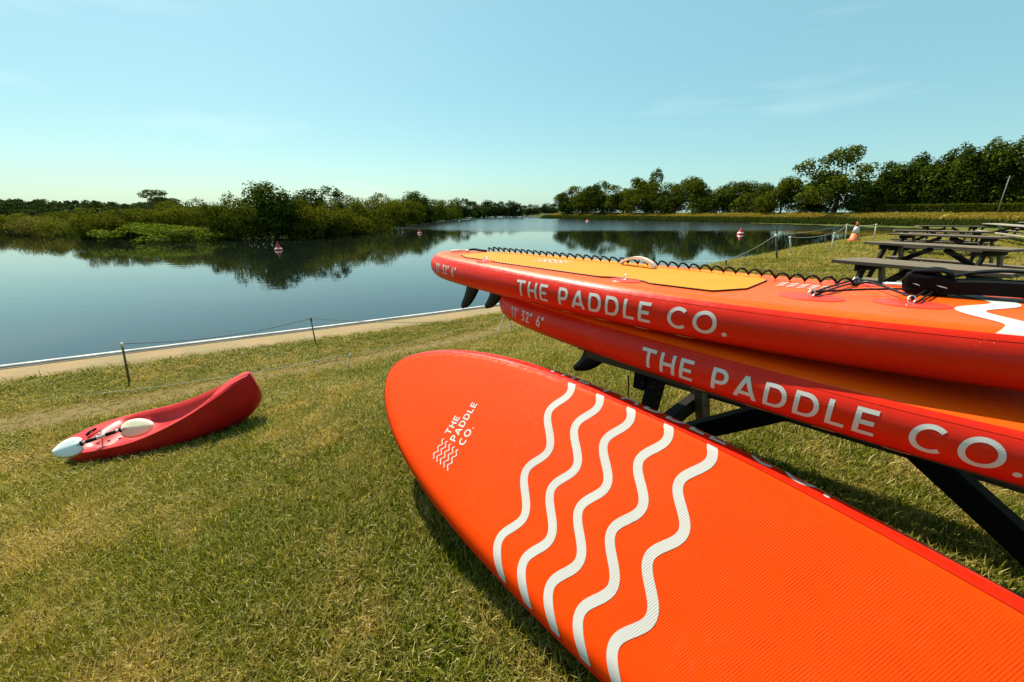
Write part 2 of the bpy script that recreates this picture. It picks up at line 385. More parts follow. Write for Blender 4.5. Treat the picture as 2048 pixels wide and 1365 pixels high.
def ground_mat():
    m, nt, b = new_mat('lawn_ground'); c, band, n4, dry = grass_colour(nt)
    soil = mixc(nt, maprange(nt, n4, 0.3, 0.7), (0.045, 0.036, 0.012), (0.13, 0.10, 0.035))
    c = mixc(nt, 0.62, c, soil)
    geo = N(nt, 'ShaderNodeNewGeometry'); sp = N(nt, 'ShaderNodeSeparateXYZ'); nt.links.new(geo.outputs['Position'], sp.inputs[0])
    c = mixc(nt, maprange(nt, sp.outputs[1], 34, 48), c, (0.045, 0.052, 0.012))
    bank = mathn(nt, 'MULTIPLY', mathn(nt, 'MULTIPLY', maprange(nt, sp.outputs[1], 62, 75), maprange(nt, sp.outputs[1], 170, 260, 1, 0)), maprange(nt, sp.outputs[0], 30, 45))   # hay-dry embankment across the water
    c = mixc(nt, bank, c, mixc(nt, maprange(nt, noise(nt, 0.5, 5, .7, geo.outputs['Position']), .35, .65), (0.30, 0.21, 0.045), (0.22, 0.19, 0.035)))
    nt.links.new(c, b.inputs['Base Color']); b.inputs['Roughness'].default_value = 0.95; b.inputs['Specular IOR Level'].default_value = 0.1
    bump(nt, b, n4, 0.8, 0.03); return m
def blade_mat():
    m, nt, b = new_mat('grass_blades'); c, band, n4, dry = grass_colour(nt, True)
    at = N(nt, 'ShaderNodeAttribute', attribute_name='tint')
    c = mixc(nt, maprange(nt, at.outputs['Fac'], 0.60, 0.98, 0.0, 0.85), c, (0.62, 0.50, 0.20))
    c = mixc(nt, maprange(nt, at.outputs['Fac'], 0.0, 0.5, 0.75, 0.0), c, (0.35, 0.45, 0.3), 'MULTIPLY')
    nt.links.new(c, b.inputs['Base Color']); b.inputs['Roughness'].default_value = 0.6; b.inputs['Specular IOR Level'].default_value = 0.08
    tr = N(nt, 'ShaderNodeBsdfTranslucent'); nt.links.new(mixc(nt, 1.0, c, (1.0, 1.0, 0.5), 'MULTIPLY'), tr.inputs[0])
    mx = N(nt, 'ShaderNodeMixShader'); mx.inputs[0].default_value = 0.42; out = nt.nodes['Material Output']
    nt.links.new(b.outputs[0], mx.inputs[1]); nt.links.new(tr.outputs[0], mx.inputs[2]); nt.links.new(mx.outputs[0], out.inputs[0])
    return m
M['ground'] = ground_mat(); M['blades'] = blade_mat()

# ground sheet: polar grid round the camera foot
def build_ground():
    az = np.concatenate([np.arange(-72, 72.01, 0.36), np.arange(76, 284.1, 8)]); az = np.radians(az)
    rr = np.geomspace(.35, 3200, 230)
    A, Rr = np.meshgrid(az, rr); X, Y = Rr * np.sin(A), Rr * np.cos(A)
    Z = terrain(X.ravel(), Y.ravel()).reshape(X.shape)
    na, nr = len(az), len(rr)
    V = np.stack([X, Y, Z], -1).reshape(-1, 3)
    i, j = np.meshgrid(np.arange(nr - 1), np.arange(na), indexing='ij'); j2 = (j + 1) % na
    Fq = np.stack([i * na + j, i * na + j2, (i + 1) * na + j2, (i + 1) * na + j], -1).reshape(-1, 4)[:, ::-1]
    V = np.vstack([V, [[0, 0, ground_z(0, 0)]]]); c = len(V) - 1
    faces = [tuple(q) for q in Fq.tolist()] + [(k, c, (k + 1) % na)[::-1] for k in range(na)]
    o = mesh_obj('ground', V.tolist(), faces, M['ground'], smooth=True); tag(o, kind='structure'); return o
build_ground()

# water
def water_mat():
    m, nt, b = new_mat('lake_water')
    geo = N(nt, 'ShaderNodeNewGeometry'); pos = geo.outputs['Position']
    sep = N(nt, 'ShaderNodeSeparateXYZ'); nt.links.new(pos, sep.inputs[0])
    patch = noise(nt, 0.02, 3, 0.5, mapping(nt, pos, (0.5, 1.6, 1)))
    ruf = maprange(nt, mathn(nt, 'ADD', sep.outputs[1], mathn(nt, 'MULTIPLY', mathn(nt, 'SUBTRACT', patch, 0.5), 40)), 66, 92)
    b.inputs['Base Color'].default_value = (0.007, 0.011, 0.007, 1)
    b.inputs['IOR'].default_value = 1.333; b.inputs['Specular IOR Level'].default_value = 1.0
    nt.links.new(maprange(nt, ruf, 0, 1, 0.02, 0.16), b.inputs['Roughness'])
    w1 = noise(nt, 1.1, 3, 0.5, mapping(nt, pos, (0.6, 1.6, 1))); w2 = noise(nt, 5.0, 2, 0.5, mapping(nt, pos, (0.7, 1.5, 1)))
    hgt = mathn(nt, 'ADD', w1, mathn(nt, 'MULTIPLY', w2, 0.12))
    amp = maprange(nt, ruf, 0, 1, 0.0028, 0.045)
    bn = N(nt, 'ShaderNodeBump'); bn.inputs['Strength'].default_value = 1.0; bn.inputs['Distance'].default_value = 1.0
    nt.links.new(mathn(nt, 'MULTIPLY', hgt, amp), bn.inputs['Height']); nt.links.new(bn.outputs[0], b.inputs['Normal'])
    return m
M['water'] = water_mat()
o = mesh_obj('lake_water', [(-1200, -80, ZW), (900, -80, ZW), (900, 1200, ZW), (-1200, 1200, ZW)], [(0, 1, 2, 3)], M['water']); tag(o, kind='structure')

# concrete kerb and bare sandy strip along the near shore
def densify(pts, step):
    out = []
    for a, b in zip(pts[:-1], pts[1:]):
        n = max(2, int(np.hypot(*(b - a)) / step)); out += [a + (b - a) * t for t in np.linspace(0, 1, n, endpoint=False)]
    out.append(pts[-1]); P = np.array(out)
    for _ in range(12): P[1:-1] = (P[:-2] + 2 * P[1:-1] + P[2:]) / 4
    return P
SH = densify(near[1:11], .6)
TN = np.gradient(SH, axis=0); TN /= np.linalg.norm(TN, axis=1)[:, None]
LN = np.stack([TN[:, 1], -TN[:, 0]], 1)              # towards the land
def strip(name, offs, mat, jit=None):
    V, Fc = [], []; m = len(offs)
    for i in range(len(SH)):
        for k, (d, z) in enumerate(offs):
            dd = d + (jit(i, k) if jit else 0)
            V.append((SH[i, 0] + LN[i, 0] * dd, SH[i, 1] + LN[i, 1] * dd, z))
    for i in range(len(SH) - 1):
        for k in range(m - 1): Fc.append((i * m + k, i * m + k + 1, (i + 1) * m + k + 1, (i + 1) * m + k))
    return mesh_obj(name, V, Fc, mat)
M['dark_gap'] = plain('gap_brown', (0.09, 0.075, 0.05), 0.9, 0.3, 5)  # dark strip drawn for the gap between kerb and sand
def sand_mat():
    m, nt, b = new_mat('bare_sand'); geo = N(nt, 'ShaderNodeNewGeometry'); p = geo.outputs['Position']
    a = noise(nt, 1.3, 5, 0.6, p); c2 = noise(nt, 30, 4, 0.7, p)
    c = mixc(nt, maprange(nt, a, 0.35, 0.7), (0.26, 0.165, 0.070), (0.19, 0.145, 0.055))
    c = mixc(nt, maprange(nt, c2, 0.4, 0.7, 0, 0.4), c, (0.30, 0.22, 0.11))
    nt.links.new(c, b.inputs['Base Color']); b.inputs['Roughness'].default_value = 0.95; bump(nt, b, c2, 0.5, 0.02); return m
M['sand'] = sand_mat()
tag(strip('kerb', [(-.03, ZW - .5), (-.03, ZW + .165), (0, ZW + .18), (.085, ZW + .18), (.10, ZW + .165), (.10, ZW + .05)], M['concrete']), kind='structure')
tag(strip('kerb_gap_strip', [(.102, ZW + .05), (.102, ZW + .145), (.19, ZW + .145), (.19, ZW + .05)], M['dark_gap']), kind='structure')
jr = np.random.default_rng(3).normal(0, .07, 4000)
tag(strip('sand_strip', [(.185, ZW + .135), (.5, ZW + .15), (.9, ZW + .165), (1.2, ZW + .125)], M['sand'], lambda i, k: jr[i] if k >= 2 else 0), kind='structure')

# ---------------------------------------------------------------- grass (uncountable): tufts scattered over the lawn
def tuft(seed, nb=24, hgt=.042, spread=.035, lean=(.3, 1.45), wid=.0036):
    r = np.random.default_rng(seed); V, T = [], []; Fc = []
    for i in range(nb):
        a, b = r.uniform(0, 2 * math.pi, 2); rr = spread * math.sqrt(r.uniform()); x, y = rr * math.cos(a), rr * math.sin(a)
        L = hgt * r.uniform(.55, 1.35); w = wid * r.uniform(.7, 1.3); th = r.uniform(*lean)
        dx, dy = math.cos(b), math.sin(b); px, py = -dy * w / 2, dx * w / 2
        twist = r.uniform(-.8, .8)
        def at(t):
            ang = th * t; hz = L * t * math.cos(ang * .8); ho = L * t * math.sin(ang * .8)
            tw = twist * t * L * .5
            return x + dx * ho - dy * tw, y + dy * ho + dx * tw, hz
        pts = [at(0), at(.5), at(1.0)]; o = len(V)
        for k, (X, Y, Z) in enumerate(pts[:2]):
            f = (1, .85)[k]; V += [(X - px * f, Y - py * f, Z - (.004 if k == 0 else 0)), (X + px * f, Y + py * f, Z - (.004 if k == 0 else 0))]
        V.append(pts[2]); Fc += [(o, o + 1, o + 3, o + 2), (o + 2, o + 3, o + 4)]
        tv = r.uniform(); T += [tv, tv]
    me = bpy.data.meshes.new('grass_tuft'); me.from_pydata(V, [], Fc)
    at_ = me.attributes.new('tint', 'FLOAT', 'FACE'); at_.data.foreach_set('value', T)
    me.materials.append(M['blades']); me.update()
    return bpy.data.objects.new('grass_tuft', me)
tuft_col = bpy.data.collections.new('grass_tufts')
for k in range(6): tuft_col.objects.link(tuft(k))
for k in range(1): tuft_col.objects.link(tuft(40, 3, .13, .03, (1.75, 1.95), .0030))       # long fallen stems
for k in range(2): tuft_col.objects.link(tuft(20 + k, 16, 0.06, .04, (.1, .9), .0034))

def scatter(obj, coll, seed=1):
    ng = bpy.data.node_groups.new('scatter', 'GeometryNodeTree')
    ng.interface.new_socket('Geometry', in_out='INPUT', socket_type='NodeSocketGeometry')
    ng.interface.new_socket('Geometry', in_out='OUTPUT', socket_type='NodeSocketGeometry')
    gi, go = N(ng, 'NodeGroupInput'), N(ng, 'NodeGroupOutput')
    dp = N(ng, 'GeometryNodeDistributePointsOnFaces'); dp.inputs['Seed'].default_value = seed
    na = N(ng, 'GeometryNodeInputNamedAttribute', data_type='FLOAT'); na.inputs[0].default_value = 'dens'
    ns = N(ng, 'GeometryNodeInputNamedAttribute', data_type='FLOAT'); ns.inputs[0].default_value = 'scl'
    ip = N(ng, 'GeometryNodeInstanceOnPoints'); ip.inputs['Pick Instance'].default_value = True
    ci = N(ng, 'GeometryNodeCollectionInfo'); ci.inputs['Collection'].default_value = coll
    ci.inputs['Separate Children'].default_value = True; ci.inputs['Reset Children'].default_value = True
    rr = N(ng, 'FunctionNodeRandomValue', data_type='FLOAT_VECTOR'); rr.inputs[0].default_value = (-.2, -.2, 0); rr.inputs[1].default_value = (.2, .2, 6.283)
    rs = N(ng, 'FunctionNodeRandomValue', data_type='FLOAT'); rs.inputs[2].default_value = .65; rs.inputs[3].default_value = 1.35
    mu = N(ng, 'ShaderNodeMath', operation='MULTIPLY'); sq = N(ng, 'ShaderNodeMath', operation='POWER'); sq.inputs[1].default_value = .25
    cx = N(ng, 'ShaderNodeCombineXYZ'); l = ng.links.new
    l(gi.outputs[0], dp.inputs['Mesh']); l(na.outputs[0], dp.inputs['Density']); l(dp.outputs['Points'], ip.inputs['Points'])
    l(ci.outputs[0], ip.inputs['Instance']); l(rr.outputs[0], ip.inputs['Rotation'])
    l(ns.outputs[0], mu.inputs[0]); l(rs.outputs[1], mu.inputs[1]); l(mu.outputs[0], cx.inputs[0]); l(mu.outputs[0], cx.inputs[1])
    l(mu.outputs[0], sq.inputs[0]); l(sq.outputs[0], cx.inputs[2]); l(cx.outputs[0], ip.inputs['Scale'])
    l(ip.outputs[0], go.inputs[0])
    md = obj.modifiers.new('scatter', 'NODES'); md.node_group = ng
def build_lawn_grass():
    az = np.radians(np.arange(-60, 60.01, .8)); rr = np.geomspace(.45, 48, 170)
    A, Rr = np.meshgrid(az, rr); X, Y = Rr * np.sin(A), Rr * np.cos(A)
    x, y = X.ravel(), Y.ravel(); Z = terrain(x, y); dn = seg_dist(x, y, near); ins = inside(x, y)
    r = np.hypot(x, y)
    ok = (~ins) & (dn > .95)
    edge = sst(dn, .95, 1.6)
    ctr = np.polyval(TA, x); band = (1 - sst(np.abs(y - ctr), .25, .7)) * (x < 3)
    dens = 1500 * np.minimum(1, (r / 1.9) ** -1.5) * edge * (1 - .62 * band)
    scl = np.maximum(1, (r / 1.9) ** .62) * (1 - .45 * band)
    patch = .5 + .5 * np.sin(x * 1.7 + 2 * np.sin(y * 1.1)) * np.sin(y * 1.9 + 1.3 * np.sin(x * .9))
    scl *= .8 + .4 * patch
    na, nr = len(az), len(rr); Fq = []
    for i in range(nr - 1):
        for j in range(na - 1):
            q = (i * na + j, (i + 1) * na + j, (i + 1) * na + j + 1, i * na + j + 1)[::-1]
            if ok[list(q)].all(): Fq.append(q)
    o = mesh_obj('lawn_grass', np.stack([x, y, Z], 1).tolist(), Fq, M['blades'])
    for nm, a in (('dens', dens), ('scl', scl)):
        t = o.data.attributes.new(nm, 'FLOAT', 'POINT'); t.data.foreach_set('value', a.astype(np.float32))
    scatter(o, tuft_col); tag(o, 'short sun-dried green lawn grass covering the bank', 'grass', kind='stuff')
build_lawn_grass()

# ---------------------------------------------------------------- trees
def leaf_quads(C, Nrm, size, r, droop=0.0, stretch=1.6):
    n = len(C); a = r.normal(size=(n, 3)); a -= Nrm * (a * Nrm).sum(1)[:, None]
    if droop: a[:, 2] -= droop
    a /= np.linalg.norm(a, axis=1)[:, None]; b = np.cross(Nrm, a)
    b /= np.linalg.norm(b, axis=1)[:, None] + 1e-9
    s = size * r.uniform(.55, 1.3, (n, 1)); w = s / stretch
    fold = Nrm * s * .18
    return np.stack([C - a * s * .5, C + b * w * .5 + fold, C + a * s * .5, C - b * w * .5 + fold], 1).reshape(-1, 3)
def crown_points(r, h, w, z0, nl, n, lump=(.26, .42), top=1.0, gaps=.0):
    """leaf centres and outward normals on an uneven cluster of lumps"""
    hz = (h - z0) / 2; L = []
    for i in range(nl):
        d = r.normal(size=3); d /= np.linalg.norm(d); f = r.uniform(.25, .78)
        if d[2] < -.5: d[2] *= .5
        R0 = r.uniform(*lump) * (1.0 - .35 * max(0, d[2]) * (1 - top))
        L.append((d[0] * f * w / 2, d[1] * f * w / 2, z0 + hz + d[2] * f * hz, R0))
    sub = []
    for (x, y, z, R0) in L:
        for j in range(5):
            d = r.normal(size=3); d /= np.linalg.norm(d); d[2] = abs(d[2]) * .9 if r.uniform() < .7 else d[2]
            sub.append((x + d[0] * R0 * w / 2 * .8, y + d[1] * R0 * w / 2 * .8, z + d[2] * R0 * hz * .8, R0 * r.uniform(.3, .55)))
    A = np.array(L + sub); wt = A[:, 3] ** 2; wt /= wt.sum()
    k = r.choice(len(A), n, p=wt); d = r.normal(size=(n, 3)); d /= np.linalg.norm(d, axis=1)[:, None]
    rad_ = 1 - np.abs(r.normal(0, .22, n)); rad_ = np.clip(rad_, .2, 1.0) * r.uniform(.95, 1.1, n)
    sc = np.stack([A[k, 3] * w / 2, A[k, 3] * w / 2, A[k, 3] * hz * 1.05], 1)
    C = A[k, :3] + d * sc * rad_[:, None]
    lo, hi = np.percentile(C, 1.0, axis=0), np.percentile(C, 99.3, axis=0)
    C[:, :2] = (C[:, :2] - (lo[:2] + hi[:2]) / 2) / (hi[:2] - lo[:2]) * w; C[:, 2] = z0 + (C[:, 2] - lo[2]) / (hi[2] - lo[2]) * (h - z0)
    keep = C[:, 2] > .05
    nr = d * 1.0 + r.normal(size=(n, 3)) * .42 + np.array([0, 0, .2]); nr /= np.linalg.norm(nr, axis=1)[:, None]
    return C[keep], nr[keep], A
def build_tree(name, h, w, z0, mat, n, size, seed, nl=14, trunk_r=.2, limbs=6, lump=(.26, .42), droop=0., stretch=1.6, spread=1.0):
    r = np.random.default_rng(seed); root = empty(name)
    C, nr, A = crown_points(r, h, w, z0, nl, n, lump)
    V = leaf_quads(C, nr, size, r, droop, stretch)
    quads_obj('crown', V, mat, root, r.uniform(0, 1, len(C)))
    parts = []; ht = z0 + (h - z0) * .45
    lean = r.normal(0, .03 * h, 2)
    tr = [(lean[0] * t, lean[1] * t, -.4 + (ht + .4) * t) for t in np.linspace(0, 1, 7)]
    parts.append(tube(tr, [trunk_r * (1.25 - .85 * t) for t in np.linspace(0, 1, 7)], 7))
    for i in range(limbs):
        a = A[i % nl]; t0 = r.uniform(.35, .9); p0 = np.array([lean[0] * t0, lean[1] * t0, -.4 + (ht + .4) * t0]); p1 = a[:3] * np.array([spread, spread, 1])
        mid = (p0 + p1) / 2 + r.normal(0, .03 * h, 3) + np.array([0, 0, -.04 * h])
        pts = [(1 - t) ** 2 * p0 + 2 * t * (1 - t) * mid + t * t * p1 for t in np.linspace(0, 1, 6)]
        parts.append(tube(pts, [trunk_r * .5 * (1 - .85 * t) for t in np.linspace(0, 1, 6)], 5))
    V, Fc = join(parts); mesh_obj('trunk', V, Fc, M['bark'], root, smooth=True)
    return root
proto = {}
def plant(key, maker, loc, sx, sz, label, cat, group=None, rz=None):
    if key not in proto: o = proto[key] = maker(); used = o
    else: o = copy_tree(proto[key])
    o.location = loc; o.scale = (sx, sx, sz); o.rotation_euler = (0, 0, rng.uniform(0, 6.28) if rz is None else rz)
    tag(o, label, cat, group)
    if not group and 'group' in o: del o['group']
    return o
KIND = {   # key: (height, width, maker)
    'willow': (6, 6.4, lambda s: build_tree('willow_bush', 6, 6.4, .2, M['leaf_willow'], 9500, .27, s, 16, .14, 5, (.24, .40), .7, 2.2)),
    'darkbush': (8, 7.0, lambda s: build_tree('broadleaf_tree', 8, 7.0, .3, M['leaf_dark'], 9500, .33, s, 16, .2, 5, (.24, .38), 0, 1.5)),
    'midbush': (6, 6.6, lambda s: build_tree('shore_bush', 6, 6.6, .1, M['leaf_mid'], 9500, .27, s, 15, .14, 4, (.25, .42), .2, 1.7)),
    'brightbush': (2.2, 6.0, lambda s: build_tree('low_bush', 2.2, 6.0, .0, M['leaf_bright'], 7000, .2, s, 16, .06, 3, (.22, .36), .2, 1.8)),
    'round': (3.2, 6.2, lambda s: build_tree('willow_bush', 3.2, 6.2, .0, M['leaf_round'], 7000, .20, s, 16, .1, 4, (.34, .5), .3, 2.2)),
    'paletree': (9, 10, lambda s: build_tree('pale_tree', 9, 10, 2.0, M['leaf_pale'], 3600, .6, s, 11, .25, 6, (.22, .34))),
    'rowtree': (13, 15, lambda s: build_tree('broadleaf_tree', 13, 15, .1, M['leaf_dark'], 9000, .62, s, 18, .3, 6, (.22, .36), 0, 1.4)),
    'rowtree2': (13, 14, lambda s: build_tree('broadleaf_tree', 13, 14, .1, M['leaf_mid'], 9000, .62, s, 16, .3, 6, (.22, .38), 0, 1.4)),
    'tall': (13, 9, lambda s: build_tree('ash_tree', 13, 9, 4.5, M['leaf_mid'], 4200, .55, s, 10, .3, 9, (.24, .36), 0, 1.5)),
    'oak': (18, 21, lambda s: build_tree('spreading_tree', 18, 21, 2.0, M['leaf_mid'], 9000, .72, s, 26, .55, 22, (.13, .24), 0, 1.4)),
    'mass': (17, 14, lambda s: build_tree('leaning_tree', 17, 14, .1, M['leaf_dark'], 12000, .66, s, 20, .35, 6, (.22, .36), 0, 1.4)),
    'far': (14, 18, lambda s: build_tree('far_tree', 14, 18, .5, M['leaf_far'], 4200, 1.0, s, 14, .35, 3, (.24, .4), 0, 1.3)),
}
def tree_px(kind, u, vtop, wpx, depth, label, cat='tree', group=None, zb=None, variants=2, name=None):
    H0, W0, mk = KIND[kind]
    p = at_depth(u, HORIZON, depth); x, y = p[0], p[1]
    z = ground_z(x, y) if zb is None else zb
    z = max(z, ZW + .02)
    top = at_depth(u, vtop, depth)[2]; dist = depth / math.cos(PITCH) * math.cos(PITCH)
    wm = wpx / F_PX * depth * (math.cos(PITCH))
    v = int(rng.integers(0, variants)); key = kind + str(v)
    o = plant(key, lambda: mk(100 + hash_s(kind) + v), (x, y, z), wm / W0, (top - z) / H0, label, cat, group)
    return o
def hash_s(s): return sum(ord(c) * (i + 3) for i, c in enumerate(s)) % 900

# wooded far shore on the left: every bush and tree of it
ORD = ['first', 'second', 'third', 'fourth', 'fifth', 'sixth', 'seventh', 'eighth', 'ninth', 'tenth', 'eleventh', 'twelfth']
def nth(u, us, desc=False): return ORD[sorted(us, reverse=desc).index(u)]
def dep(u, v): return at_z(u, v, ZW + .2)[1]
tree_px('round', 76, 434, 96, dep(76, 469), 'low rounded pale willow bush standing alone at the water edge', 'bush', variants=1)
G1 = 'mixed willow bushes crowding the wooded shore'
WIL = [(160, 420, 95, 473), (222, 424, 80, 475), (8, 428, 90, 462.5), (300, 421, 100, 471), (390, 412, 100, 470), (612, 404, 100, 473), (672, 408, 110, 468), (725, 394, 100, 461), (768, 391, 90, 456)]
for u, vt, w, vb in WIL:
    tree_px('willow', u, vt, w, dep(u, vb), 'olive willow bush, %s of its kind along the wooded shore from the domed tree' % nth(u, [q[0] for q in WIL], True), 'bush', G1)
SCR = [(120, 426, 110, 463), (262, 418, 95, 472), (352, 402, 110, 466), (440, 404, 90, 474), (495, 396, 95, 475), (590, 396, 90, 472), (705, 404, 80, 464), (800, 400, 85, 451), (862, 398, 70, 444), (892, 400, 60, 441)]
for u, vt, w, vb in SCR:
    tree_px('midbush', u, vt, w, dep(u, vb), 'dense green scrub bush, %s from the far tip of the wooded shore' % nth(u, [q[0] for q in SCR], True), 'bush', 'dense green bushes on the wooded shore')
tree_px('brightbush', 335, 449, 190, dep(335, 478.3), 'low bright green bush spreading over the waterline of the wooded shore', 'bush', variants=1)
tree_px('darkbush', 546, 368, 125, dep(546, 473.5), 'tallest dark broadleaf tree on the wooded shore behind the triangular buoy', 'tree', variants=1)
tree_px('darkbush', 632, 377, 105, dep(632, 467), 'dark green tree with twin rounded tops beside the tallest shore tree', 'tree', variants=1)
tree_px('darkbush', 836, 385, 78, dep(836, 447), 'high domed dark tree at the far end of the wooded shore', 'tree', variants=1)
tree_px('paletree', 316, 383, 86, 190, 'pale grey-green tree standing alone above the scrub on the hill', 'tree', variants=1)
GF = 'far trees at the end of the lake'
FAR = [(915, 400, 60, 215), (945, 405, 60, 290), (968, 403, 52, 330), (990, 405, 44, 340), (1014, 404, 44, 345), (1030, 408, 34, 350), (1068, 410, 34, 420), (1090, 408, 36, 430), (1112, 408, 36, 420), (1052, 412, 20, 430)]
for u, vt, w, d in FAR:
    tree_px('far', u, vt, w, d, 'hazy distant tree closing the lake, %s in its row from the wooded shore' % nth(u, [q[0] for q in FAR]), 'tree', GF)
# right bank: depth of its waterline at a picture column
def sd(u): return at_z(u, float(np.interp(u, [1082, 1160, 1300, 1500, 1650, 1850, 2048, 2300], [437.2, 438.5, 441.5, 445.5, 449, 453, 457.5, 464])), ZW)[1]
GR = 'trees in the row behind the grassy bank'
ROW = [(1140, 384, 62, 22), (1168, 374, 70, 24), (1204, 368, 80, 22), (1246, 372, 72, 24), (1330, 368, 84, 22), (1386, 357, 80, 23), (1432, 368, 84, 21), (1478, 366, 88, 23), (1512, 370, 70, 21), (1292, 372, 84, 21)]
for i, (u, vt, w, d) in enumerate(ROW):
    tree_px('rowtree' if i % 2 == 0 else 'rowtree2', u, vt, w, sd(u) + d, 'rounded dark tree behind the grassy bank, %s in its row from the small conical tree' % nth(u, [q[0] for q in ROW], True), 'tree', GR)
tree_px('tall', 1290, 340, 56, sd(1290) + 26, 'slim airy tree rising above the row behind the grassy bank', 'tree', variants=1)
tree_px('rowtree2', 1560, 358, 84, sd(1560) + 19, 'small conical green tree beside the big spreading tree', 'tree')
tree_px('rowtree2', 1722, 392, 76, sd(1722) + 20, 'low green shrub between the spreading tree and the high leaning trees', 'bush')
tree_px('oak', 1666, 303, 168, sd(1666) + 20, 'large open-branched spreading tree with sky showing through its crown', 'tree', variants=1)
tree_px('rowtree', 1622, 388, 76, sd(1622) + 22, 'dark bush beneath the left limbs of the large spreading tree', 'bush')
GM = 'high dark trees behind the hedge'
MASS = [(1765, 345, 92, 124), (1800, 322, 100, 121), (1845, 312, 105, 119), (1893, 300, 112, 117), (1942, 288, 116, 115), (1992, 290, 116, 113), (2044, 292, 120, 111), (2098, 288, 120, 109)]
for u, vt, w, d in MASS:
    tree_px('mass', u, vt, w, sd(u) + 24, 'high dark tree behind the clipped hedge, %s from the large spreading tree' % nth(u, [q[0] for q in MASS]), 'tree', GM)

# wood on the far hill: one unbroken mass
def far_wood():
    r = np.random.default_rng(5); Cs, Ns = [], []
    for k in range(420):
        a = math.radians(r.uniform(-64, -27)); d = r.uniform(110, 430)
        if d < 200 and r.uniform() < .35: continue
        x, y = d * math.sin(a), d * math.cos(a); z = ground_z(x, y); h = r.uniform(2.8, 4.6) if d > 200 else r.uniform(2.0, 3.2); w = h * r.uniform(.9, 1.4)
        n = 300; dd = r.normal(size=(n, 3)); dd /= np.linalg.norm(dd, axis=1)[:, None]; dd[:, 2] = np.abs(dd[:, 2])
        Cs.append(np.array([x, y, z]) + dd * np.array([w / 1.5, w / 1.5, h]) * r.uniform(.8, 1.05, (n, 1)))
        nn = dd + r.normal(size=(n, 3)) * .5; Ns.append(nn / np.linalg.norm(nn, axis=1)[:, None])
    C, Nn = np.vstack(Cs), np.vstack(Ns)
    o = quads_obj('far_wood', leaf_quads(C, Nn, .95, r, 0, 1.2), M['leaf_far'], None, r.uniform(0, 1, len(C)))
    tag(o, 'hazy wood covering the far hill as one mass', 'wood', kind='stuff')
far_wood()

# hedges
def hedge(pts, h, w, label, seed):
    r = np.random.default_rng(seed); P = densify([np.array(p) for p in pts], 1.0); root = empty('hedge', (P[0][0], P[0][1], ground_z(*P[0])))
    n = int(260 * len(P)); k = r.integers(0, len(P) - 1, n); t = r.uniform(size=n)
    base = P[k] + (P[k + 1] - P[k]) * t[:, None]; side = r.uniform(-1, 1, n); up = r.uniform(0, 1, n)
    edge = r.uniform(size=n) < .8; onTop = r.uniform(size=n) < .35
    up = np.where(edge & onTop, r.uniform(.93, 1.07, n), up); side = np.where(edge & ~onTop, np.sign(side) * r.uniform(.9, 1.08, n), side)
    T = np.gradient(P, axis=0); T /= np.linalg.norm(T, axis=1)[:, None]; S = np.stack([T[:, 1], -T[:, 0]], 1)[k]
    xy = base + S * side[:, None] * w / 2; z = terrain(xy[:, 0], xy[:, 1]) + up * h
    C = np.column_stack([xy, z]) - np.array(root.location)
    nn = r.normal(size=(n, 3)) + np.array([0, 0, .4]); nn /= np.linalg.norm(nn, axis=1)[:, None]
    quads_obj('foliage', leaf_quads(C, nn, .34, r), M['leaf_mid'], root, r.uniform(0, 1, n))
    tag(root, label, 'hedge')
def gxy(u, d): p = at_depth(u, HORIZON, d); return (p[0], p[1])
hedge([gxy(u, sd(u) + 16) for u in (1752, 1820, 1900, 1980, 2060, 2130)], 2.3, 1.6, 'long clipped hedge in front of the high dark trees', 1)
hedge([gxy(1476, sd(1476) + 16), gxy(1545, sd(1545) + 16)], 2.1, 1.6, 'short clipped hedge beside the small conical tree', 2)
hedge([gxy(1388, sd(1388) + 16), gxy(1422, sd(1422) + 16)], 2.1, 1.6, 'shortest clipped hedge below the row of rounded trees', 3)

# reeds, dry grass and algae along the right bank
def bank_blades(name, dmin, dmax, h, n, mat, label, cat, wid, seed, line, lean=.2):
    r = np.random.default_rng(seed); P = np.array(line); L = np.r_[0, np.cumsum(np.hypot(*np.diff(P, axis=0).T))]
    t = r.uniform(0, L[-1], n * 3); xy = np.stack([np.interp(t, L, P[:, i]) for i in (0, 1)], 1); k = np.clip(np.searchsorted(L, t) - 1, 0, len(P) - 2)
    T = (P[k + 1] - P[k]); T /= np.linalg.norm(T, axis=1)[:, None]; S = np.stack([T[:, 1], -T[:, 0]], 1)
    xy = xy + S * r.uniform(dmin, dmax, n * 3)[:, None]
    ins = inside(xy[:, 0] + 0 * S[:, 0], xy[:, 1]); dd = seg_dist(xy[:, 0], xy[:, 1], line)
    keep = ((~ins) | (dd < .6)); xy = xy[keep][:n]; m = len(xy)
    # perspective: thin out far ones by making them bigger
    dist = np.hypot(xy[:, 0], xy[:, 1]) / 100
    z = np.maximum(terrain(xy[:, 0], xy[:, 1]), ZW - .1); a = r.uniform(0, 6.28, m); H = h * r.uniform(.6, 1.25, m); w = wid * r.uniform(.6, 1.4, m) * np.maximum(.5, dist)
    px, py = np.cos(a) * w / 2, np.sin(a) * w / 2; lx, ly = r.normal(0, lean, m) * H, r.normal(0, lean, m) * H
    V = np.stack([np.column_stack([xy[:, 0] - px, xy[:, 1] - py, z]), np.column_stack([xy[:, 0] + px, xy[:, 1] + py, z]), np.column_stack([xy[:, 0] + lx, xy[:, 1] + ly, z + H])], 1).reshape(-1, 3)
    o = quads_obj(name, V, mat, None, r.uniform(0, 1, m), k=3); tag(o, label, cat, kind='stuff')
M['reed'] = leaf_mat('reed_green', (0.035, 0.050, 0.010), (0.095, 0.115, 0.022), .25)
M['dry_grass'] = leaf_mat('dry_bank_grass', (0.24, 0.18, 0.03), (0.42, 0.31, 0.07), .45)
